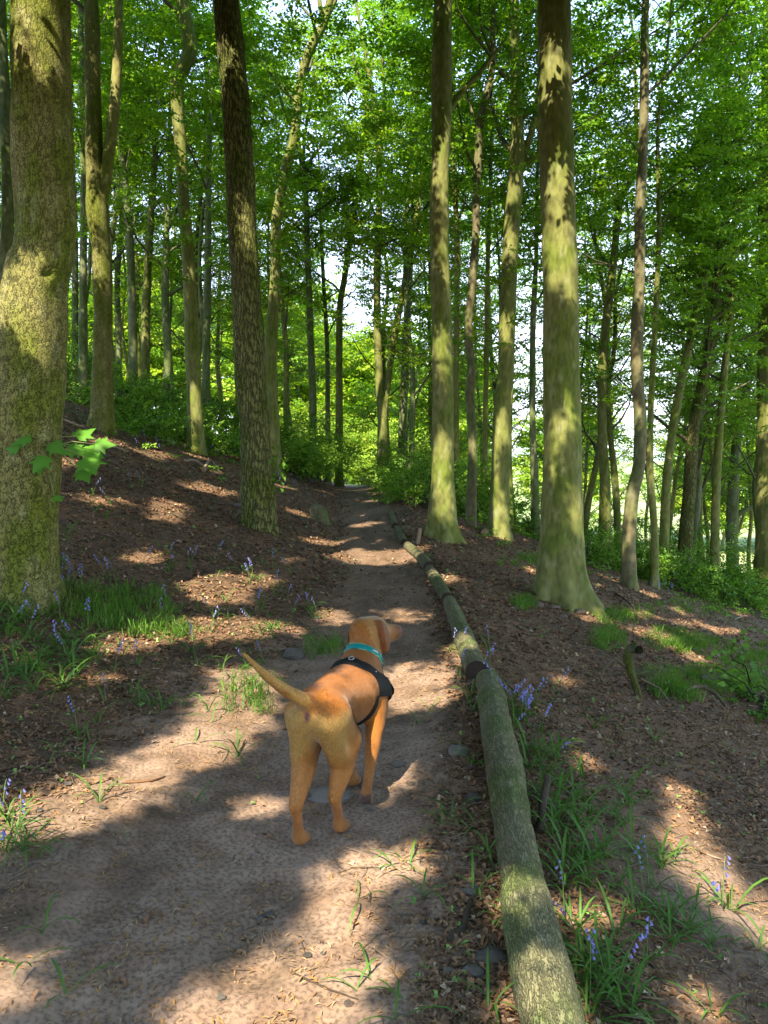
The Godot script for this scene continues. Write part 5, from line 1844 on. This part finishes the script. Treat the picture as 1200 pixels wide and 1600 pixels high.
func coat(at: Vector3) -> Color:
	var p := at
	for k in 3:
		p.y = at.y - rise(p)
	var n1 := nz.get_noise_3d(p.x * 5.0, p.y * 5.0, p.z * 5.0)
	var n2 := nf.get_noise_3d(p.x * 30.0, p.y * 14.0, p.z * 30.0)
	var c := Color(0.268, 0.098, 0.016)
	# cream at the back of the thighs and under the tail
	var cream := smoothstep(0.09, -0.05, p.x + 0.08 * n1) * smoothstep(0.24, 0.36, p.y + 0.06 * n1) * smoothstep(0.56, 0.48, p.y + 0.05 * n1)
	c = c.lerp(Color(0.352, 0.212, 0.060), clampf(cream, 0, 1) * 0.9)
	# paler legs
	var leg := smoothstep(0.36, 0.22, p.y + 0.06 * n1)
	c = c.lerp(Color(0.346, 0.154, 0.043), leg * 0.75)
	# ruddier hocks and forearms
	var red := exp(-pow((p.y - 0.11 - 0.06 * n1) / 0.04, 2.0)) + 0.8 * exp(-pow((p.y - 0.24) / 0.05, 2.0)) * smoothstep(0.28, 0.34, p.x)
	c = c.lerp(Color(0.249, 0.088, 0.020), clampf(red, 0, 1) * 0.6)
	# browner hair along the spine
	var sp := smoothstep(0.52, 0.58, p.y + 0.03 * n1) * smoothstep(0.50, 0.36, p.x) * smoothstep(-0.13, -0.06, p.x)
	c = c.lerp(Color(0.188, 0.069, 0.015), sp * 0.75)
	# tail
	if p.x < -0.14 and p.y > 0.5:
		c = Color(0.337, 0.179, 0.045).lerp(Color(0.273, 0.121, 0.027), smoothstep(0.0, 0.3, n1))
	# head, ears, muzzle
	if p.x > 0.48 and p.y > 0.585:
		c = Color(0.265, 0.109, 0.025).lerp(Color(0.320, 0.154, 0.041), smoothstep(-0.1, 0.35, n1))
		for e in EARS:
			for s in e[0].size() - 1:
				if seg_d(p, e[0][s], e[0][s + 1]) < e[1][s] + 0.008:
					c = Color(0.172, 0.056, 0.013)
		var mz := (p - HEAD).dot(LOOK)
		c = c.lerp(Color(0.161, 0.066, 0.031), smoothstep(0.135, 0.165, mz))
		c = c.lerp(Color(0.041, 0.026, 0.022), smoothstep(0.182, 0.188, mz))
	# under the tail, and the pads of the lifted foot
	var q := p - Vector3(-0.118, 0.490, 0.0)
	c = c.lerp(Color(0.096, 0.042, 0.041), smoothstep(0.028, 0.014, Vector3(q.x * 0.6, q.y * 0.7, q.z * 1.5).length()))
	if p.z > 0.02 and p.x > 0.2 and p.x < 0.31 and p.y < 0.062:
		c = c.lerp(Color(0.080, 0.054, 0.050), smoothstep(0.305, 0.288, p.x) * 0.9)
	return c * (1.0 + 0.12 * n2 + 0.10 * n1)

const HEAD := Vector3(0.548, 0.725, 0.0)
const LOOK := Vector3(0.80, -0.14, 0.58)
var EARS := [
	[[Vector3(0.535, 0.772, 0.060), Vector3(0.512, 0.742, 0.086), Vector3(0.512, 0.690, 0.096), Vector3(0.528, 0.640, 0.094)], [0.012, 0.013, 0.012, 0.009]],
	[[Vector3(0.548, 0.765, 0.066), Vector3(0.540, 0.735, 0.092), Vector3(0.545, 0.685, 0.102), Vector3(0.545, 0.635, 0.098)], [0.011, 0.012, 0.011, 0.008]],
	[[Vector3(0.560, 0.750, 0.075), Vector3(0.566, 0.705, 0.098), Vector3(0.556, 0.650, 0.100)], [0.010, 0.011, 0.008]],
	[[Vector3(0.582, 0.775, -0.045), Vector3(0.578, 0.748, -0.078), Vector3(0.566, 0.700, -0.098), Vector3(0.560, 0.668, -0.100)], [0.012, 0.013, 0.011, 0.008]],
	[[Vector3(0.595, 0.765, -0.050), Vector3(0.605, 0.730, -0.082), Vector3(0.592, 0.680, -0.098)], [0.011, 0.012, 0.008]]]

func nets() -> ArrayMesh:
	var mb := MB.new()
	var sx := DN.y * DN.z
	var sy := DN.z
	var idx := PackedInt32Array()
	idx.resize(DN.x * DN.y * DN.z)
	idx.fill(-1)
	var near := DC * 2.0
	for i in DN.x - 1:
		for j in DN.y - 1:
			var o := i * sx + j * sy
			for k in DN.z - 1:
				var q := o + k
				if absf(field[q]) > near:
					continue
				var vals := [field[q], field[q + 1], field[q + sy], field[q + sy + 1], field[q + sx], field[q + sx + 1], field[q + sx + sy], field[q + sx + sy + 1]]
				var neg := 0
				for e in vals:
					if e < 0.0:
						neg += 1
				if neg == 0 or neg == 8:
					continue
				var sum := Vector3.ZERO
				var cnt := 0
				for e in [[0, 1], [2, 3], [4, 5], [6, 7], [0, 2], [1, 3], [4, 6], [5, 7], [0, 4], [1, 5], [2, 6], [3, 7]]:
					var a: float = vals[e[0]]
					var b: float = vals[e[1]]
					if (a < 0.0) != (b < 0.0):
						var t := a / (a - b)
						var c0 := Vector3(e[0] >> 2, (e[0] >> 1) & 1, e[0] & 1)
						var c1 := Vector3(e[1] >> 2, (e[1] >> 1) & 1, e[1] & 1)
						sum += c0.lerp(c1, t)
						cnt += 1
				var p := DLO + (Vector3(i, j, k) + sum / cnt) * DC
				idx[q] = mb.add(p, f_grad(p), Vector2.ZERO, coat(p))
	for i in range(1, DN.x - 1):
		for j in range(1, DN.y - 1):
			for k in range(1, DN.z - 1):
				var q := i * sx + j * sy + k
				if idx[q] < 0:
					continue
				var v0 := field[q] < 0.0
				for ax in 3:
					var st: int = [sx, sy, 1][ax]
					if v0 == (field[q + st] < 0.0):
						continue
					var o1: int = [sy, 1, sx][ax]
					var o2: int = [1, sx, sy][ax]
					var a := idx[q]
					var b := idx[q - o1]
					var c := idx[q - o1 - o2]
					var d := idx[q - o2]
					if a < 0 or b < 0 or c < 0 or d < 0:
						continue
					if v0:
						mb.tri(a, c, b); mb.tri(a, d, c)
					else:
						mb.tri(a, b, c); mb.tri(a, c, d)
	# even out the steps of the grid
	for pass_ in 3:
		var sum := PackedVector3Array()
		var cnt := PackedInt32Array()
		sum.resize(mb.v.size()); cnt.resize(mb.v.size())
		for t in range(0, mb.ix.size(), 3):
			var a := mb.ix[t]
			var b := mb.ix[t + 1]
			var c := mb.ix[t + 2]
			sum[a] += mb.v[b] + mb.v[c]; cnt[a] += 2
			sum[b] += mb.v[a] + mb.v[c]; cnt[b] += 2
			sum[c] += mb.v[a] + mb.v[b]; cnt[c] += 2
		for q in mb.v.size():
			if cnt[q] > 0:
				mb.v[q] = mb.v[q].lerp(sum[q] / cnt[q], 0.6)
	mb.smooth()
	return mb.to()

# a band of cloth that hugs the body: rows of [origin, direction, half width vector]
func band(rows: Array, off: float, cols := 4) -> ArrayMesh:
	var mb := MB.new()
	for r in rows:
		for c in cols + 1:
			var t := float(c) / cols * 2.0 - 1.0
			var o: Vector3 = r[0] + r[2] * t
			var d: Vector3 = r[1]
			var s := 0.015
			while s < 0.3 and f_at(o + d * s) < 0.0:
				s += 0.006
			var lift := off * (1.0 - 0.55 * pow(absf(t), 4.0))
			mb.add(o + d * (s + lift - 0.002), d, Vector2.ZERO, Color.WHITE)
	var w := cols + 1
	for i in rows.size() - 1:
		for c in cols:
			var q := i * w + c
			mb.tri(q, q + 1, q + w); mb.tri(q + 1, q + w + 1, q + w)
	mb.smooth()
	var n := mb.v.size()      # a back face, so that the cloth has a thickness and rounded edge
	for i in n:
		mb.add(mb.v[i] - rows[i / w][1] * (off + 0.004), -mb.n[i], Vector2.ZERO, Color.WHITE)
	for i in rows.size() - 1:
		for c in [0, cols]:
			var q: int = i * w + c
			mb.tri(q, q + w, n + q); mb.tri(q + w, n + q + w, n + q)
	return mb.to()

func dog() -> void:
	var L := func(x: float, y: float, z: float) -> Vector3:
		return Vector3(x, y, z)
	var v := func(a: Array) -> Vector3:
		return Vector3(a[0], a[1], a[2])
	field.resize(DN.x * DN.y * DN.z)
	field.fill(1.0)
	var B := []
	for e in [
			# trunk of the body
			[[[-0.035, 0.486, 0], [0.15, 0.492, 0], [0.34, 0.462, 0], [0.455, 0.468, 0]], [0.096, 0.098, 0.128, 0.110], 1.02],
			[[[0.12, 0.435, 0], [0.34, 0.410, 0], [0.46, 0.425, 0]], [0.068, 0.108, 0.088], 1.0],
			[[[0.26, 0.535, 0], [0.44, 0.552, 0]], [0.036, 0.056]],
			# neck
			[[[0.415, 0.520, 0], [0.52, 0.655, 0.0]], [0.098, 0.070]], [[[0.45, 0.470, 0], [0.545, 0.640, 0.008]], [0.086, 0.062]],
			# skull and muzzle
			[[[0.525, 0.726, -0.012], [0.575, 0.728, 0.024]], [0.067, 0.064]], [[[0.560, 0.695, 0.01], [0.592, 0.690, 0.036]], [0.052, 0.044]],
			[[[0.585, 0.715, 0.030], [0.680, 0.700, 0.098]], [0.046, 0.030]], [[[0.59, 0.690, 0.032], [0.672, 0.678, 0.092]], [0.038, 0.024]],
			[[[0.688, 0.706, 0.104], [0.694, 0.704, 0.108]], [0.017, 0.015]],
			# tail
			[[[-0.06, 0.520, 0], [-0.125, 0.548, -0.006], [-0.200, 0.606, -0.055], [-0.262, 0.680, -0.112], [-0.318, 0.772, -0.172]], [0.042, 0.032, 0.025, 0.0185, 0.009]],
			# hind legs: thigh, then stifle to hock to foot
			[[[-0.03, 0.462, -0.062], [0.030, 0.340, -0.080]], [0.080, 0.061]], [[[-0.075, 0.452, -0.052], [-0.040, 0.310, -0.070]], [0.058, 0.044]],
			[[[0.030, 0.340, -0.080], [-0.035, 0.250, -0.068], [-0.136, 0.168, -0.054], [-0.116, 0.055, -0.052], [-0.110, 0.034, -0.052]], [0.062, 0.050, 0.0250, 0.0215, 0.019]],
			[[[-0.05, 0.315, -0.068], [-0.146, 0.180, -0.054]], [0.026, 0.012]],
			[[[-0.112, 0.030, -0.064], [-0.074, 0.016, -0.070]], [0.0105, 0.009]], [[[-0.108, 0.032, -0.056], [-0.062, 0.017, -0.057]], [0.012, 0.0105]], [[[-0.108, 0.032, -0.047], [-0.062, 0.017, -0.044]], [0.012, 0.0105]], [[[-0.112, 0.030, -0.040], [-0.074, 0.016, -0.032]], [0.0105, 0.009]],
			[[[-0.02, 0.462, 0.062], [0.070, 0.345, 0.080]], [0.080, 0.061]], [[[-0.070, 0.452, 0.052], [0.000, 0.310, 0.070]], [0.058, 0.044]],
			[[[0.075, 0.345, 0.080], [0.045, 0.250, 0.072], [-0.016, 0.172, 0.065], [0.030, 0.055, 0.065], [0.036, 0.034, 0.065]], [0.062, 0.050, 0.0250, 0.0215, 0.019]],
			[[[0.02, 0.315, 0.070], [-0.026, 0.184, 0.065]], [0.026, 0.012]],
			[[[0.036, 0.030, 0.053], [0.074, 0.016, 0.046]], [0.0105, 0.009]], [[[0.040, 0.032, 0.061], [0.088, 0.017, 0.060]], [0.012, 0.0105]], [[[0.040, 0.032, 0.070], [0.088, 0.017, 0.073]], [0.012, 0.0105]], [[[0.036, 0.030, 0.077], [0.074, 0.016, 0.086]], [0.0105, 0.009]],
			# fore legs
			[[[0.43, 0.44, 0.082], [0.378, 0.315, 0.102], [0.334, 0.155, 0.090], [0.302, 0.075, 0.086], [0.304, 0.040, 0.084]], [0.070, 0.045, 0.0245, 0.0215, 0.019]],
			[[[0.302, 0.040, 0.074], [0.314, 0.014, 0.071]], [0.0105, 0.009]], [[[0.304, 0.040, 0.084], [0.320, 0.014, 0.084]], [0.014, 0.012]], [[[0.302, 0.040, 0.094], [0.314, 0.014, 0.097]], [0.0105, 0.009]],
			[[[0.43, 0.44, -0.046], [0.420, 0.315, -0.055], [0.455, 0.145, -0.051], [0.466, 0.055, -0.049], [0.470, 0.034, -0.049]], [0.070, 0.045, 0.0240, 0.0210, 0.019]],
			[[[0.470, 0.030, -0.062], [0.510, 0.016, -0.067]], [0.0105, 0.009]], [[[0.474, 0.032, -0.053], [0.522, 0.017, -0.055]], [0.012, 0.0105]], [[[0.474, 0.032, -0.044], [0.522, 0.017, -0.042]], [0.012, 0.0105]], [[[0.470, 0.030, -0.036], [0.510, 0.016, -0.030]], [0.0105, 0.009]]]:
		var pts := []
		for q in e[0]:
			var w: Vector3 = v.call(q)
			w.y += rise(w)
			pts.append(w)
		var b := [pts, e[1]]
		if e.size() > 2:
			b.append(e[2])
		B.append(b)
	splat(B, 85.0)
	var ears := []
	for e in EARS:
		var ep := []
		for q in e[0]:
			ep.append(q + Vector3(0, rise(q), 0))
		ears.append([ep, e[1]])
	splat(ears, 120.0)
	var at := Vector3(-0.258, 0.0, -3.09)
	at.y = H(-0.19, -3.2) - 0.002
	var root := thing("dog", "fox-red short-haired dog in a black harness and teal collar, walking away", "dog", at)
	root.rotation.y = PI / 2 - deg_to_rad(19.0)
	var body := part("body", nets(), M.fur, root)
	# harness
	var hr := []
	for i in 25:      # strap over the back that widens into the side panels
		var th := lerpf(-1.75, 1.75, i / 24.0)
		var s := absf(th) / 1.75
		var fx := lerpf(0.315, 0.430, smoothstep(0.1, 0.9, s))
		var half := lerpf(0.031, 0.074, smoothstep(0.40, 0.95, s))
		hr.append([Vector3(fx, 0.505, 0.0), Vector3(0, cos(th), sin(th)), Vector3(half, -0.010, 0)])
	var harness := part("harness", band(hr, 0.009, 6), M.webbing, root)
	var gi := []
	for i in 25:      # girth strap
		var th := lerpf(1.45, TAU - 1.45, i / 24.0)
		gi.append([Vector3(lerpf(0.345, 0.290, sin((th - 1.45) / (TAU - 2.9) * PI)), 0.485, 0.0), Vector3(0, cos(th), sin(th)), Vector3(0.014, 0, 0)])
	part("strap", band(gi, 0.006, 2), M.webbing, harness)
	var ch := []
	for i in 25:      # across the chest
		var ph := lerpf(-1.75, 1.75, i / 24.0)
		ch.append([Vector3(0.44, 0.478, 0.0), Vector3(cos(ph), 0, sin(ph)), Vector3(0, 0.021, 0)])
	part("chest_strap", band(ch, 0.012, 3), M.webbing, harness)
	var side := []
	for i in 7:       # stitched pull tab on the side panel
		var ph2 := lerpf(0.95, 1.5, i / 6.0)
		side.append([Vector3(0.44, 0.483, 0.0), Vector3(cos(ph2), 0.05, sin(ph2)).normalized(), Vector3(0, 0.030, 0)])
	part("side_tab", band(side, 0.017, 3), M.webbing, harness)
	var tor := TorusMesh.new()
	tor.inner_radius = 0.011; tor.outer_radius = 0.0145; tor.rings = 20; tor.ring_segments = 8
	part("ring", tor, M.metal, harness, Transform3D(Basis(Vector3(0, 0, 1), 0.25), skin_at(Vector3(0.318, 0.505, 0), Vector3(0, 1, 0.05), 0.013)))
	var rv_ := SphereMesh.new()
	rv_.radius = 0.004; rv_.height = 0.006; rv_.radial_segments = 10; rv_.rings = 5
	part("rivet", rv_, M.metal, harness, Transform3D(Basis.IDENTITY, skin_at(Vector3(0.36, 0.505, 0), Vector3(0, cos(0.85), sin(0.85)), 0.012)))
	# collar
	var ax := Vector3(0.66, 0.75, 0.02).normalized()
	var s1 := Vector3(0, 0, 1)
	var s2 := s1.cross(ax).normalized()
	var cc := Vector3(0.500, 0.628, 0.002)
	var cr := []
	for i in 33:
		var a := TAU * i / 32.0
		cr.append([cc, s1 * cos(a) + s2 * sin(a), ax * 0.0165])
	var collar := part("collar", band(cr, 0.006, 4), M.collar, root)
	for e in [-1.0, 1.0]:
		var er := []
		for i in 33:
			var a2 := TAU * i / 32.0
			er.append([cc + ax * (0.0145 * e), s1 * cos(a2) + s2 * sin(a2), ax * 0.0018])
		var edge := part("edging", band(er, 0.0078, 1), null, collar)
		var em := mat(0.6, false)
		em.albedo_color = Color(0.50, 0.62, 0.45)
		edge.material_override = em
	var lb := []
	for i in 5:
		var a3 := lerpf(-0.62, -0.30, i / 4.0)
		lb.append([cc, s1 * cos(-a3 + 0.25) + s2 * sin(-a3 + 0.25), ax * 0.004])
	part("name_tape", band(lb, 0.0095, 2), M.tag, collar)
	part("buckle", tor, M.metal, collar, Transform3D(Basis(Vector3(1, 0, 0), 0.9), skin_at(Vector3(0.50, 0.57, 0), Vector3(0.8, -0.3, 0.6).normalized(), 0.010)))
	hair(body.mesh, root)

func skin_at(o: Vector3, d: Vector3, off: float) -> Vector3:
	d = d.normalized()
	var s := 0.01
	while s < 0.35 and f_at(o + d * s) < 0.0:
		s += 0.003
	return o + d * (s + off)

# the short coat: hairs that lie back and down along the skin
func hair(skin: ArrayMesh, root: Node3D) -> void:
	var arr := skin.surface_get_arrays(0)
	var vv: PackedVector3Array = arr[Mesh.ARRAY_VERTEX]
	var nn: PackedVector3Array = arr[Mesh.ARRAY_NORMAL]
	var ix: PackedInt32Array = arr[Mesh.ARRAY_INDEX]
	var mb := MB.new()
	for k in range(0, ix.size(), 3):
		for r in 2:
			var a := rng.randf()
			var b := rng.randf() * (1.0 - a)
			var p := vv[ix[k]] * (1.0 - a - b) + vv[ix[k + 1]] * a + vv[ix[k + 2]] * b
			var n := (nn[ix[k]] + nn[ix[k + 1]] + nn[ix[k + 2]]).normalized()
			var flow := Vector3(-0.8, -0.75, 0) + rv(0.35)
			if p.y < 0.3:
				flow = Vector3(-0.2, -1, 0) + rv(0.3)
			if p.x < -0.12 and p.y > 0.5:
				flow = Vector3(-0.5, 0.6, -0.5) + rv(0.3)
			flow = (flow - n * flow.dot(n)).normalized()
			if not flow.is_finite() or flow.length_squared() < 0.5:
				continue
			var l := rng.randf_range(0.010, 0.019)
			if p.y < 0.16 or (p.x > 0.5 and p.y > 0.6):
				l *= 0.55
			var sd := flow.cross(n) * 0.0011
			var c := coat(p) * rng.randf_range(0.6, 1.5)
			var o := p - n * 0.0006
			var q0 := mb.add(o - sd, n, Vector2.ZERO, c)
			mb.add(o + sd, n, Vector2.ZERO, c)
			mb.add(o + flow * (l * 0.5) + n * (l * 0.06) + sd * 0.8, n, Vector2.ZERO, c)
			mb.add(o + flow * l + n * (l * 0.07), n, Vector2.ZERO, c)
			mb.tri(q0, q0 + 2, q0 + 1); mb.tri(q0, q0 + 3, q0 + 2)
	part("coat", mb.to(), M.hair, root).set_meta("kind", "stuff")
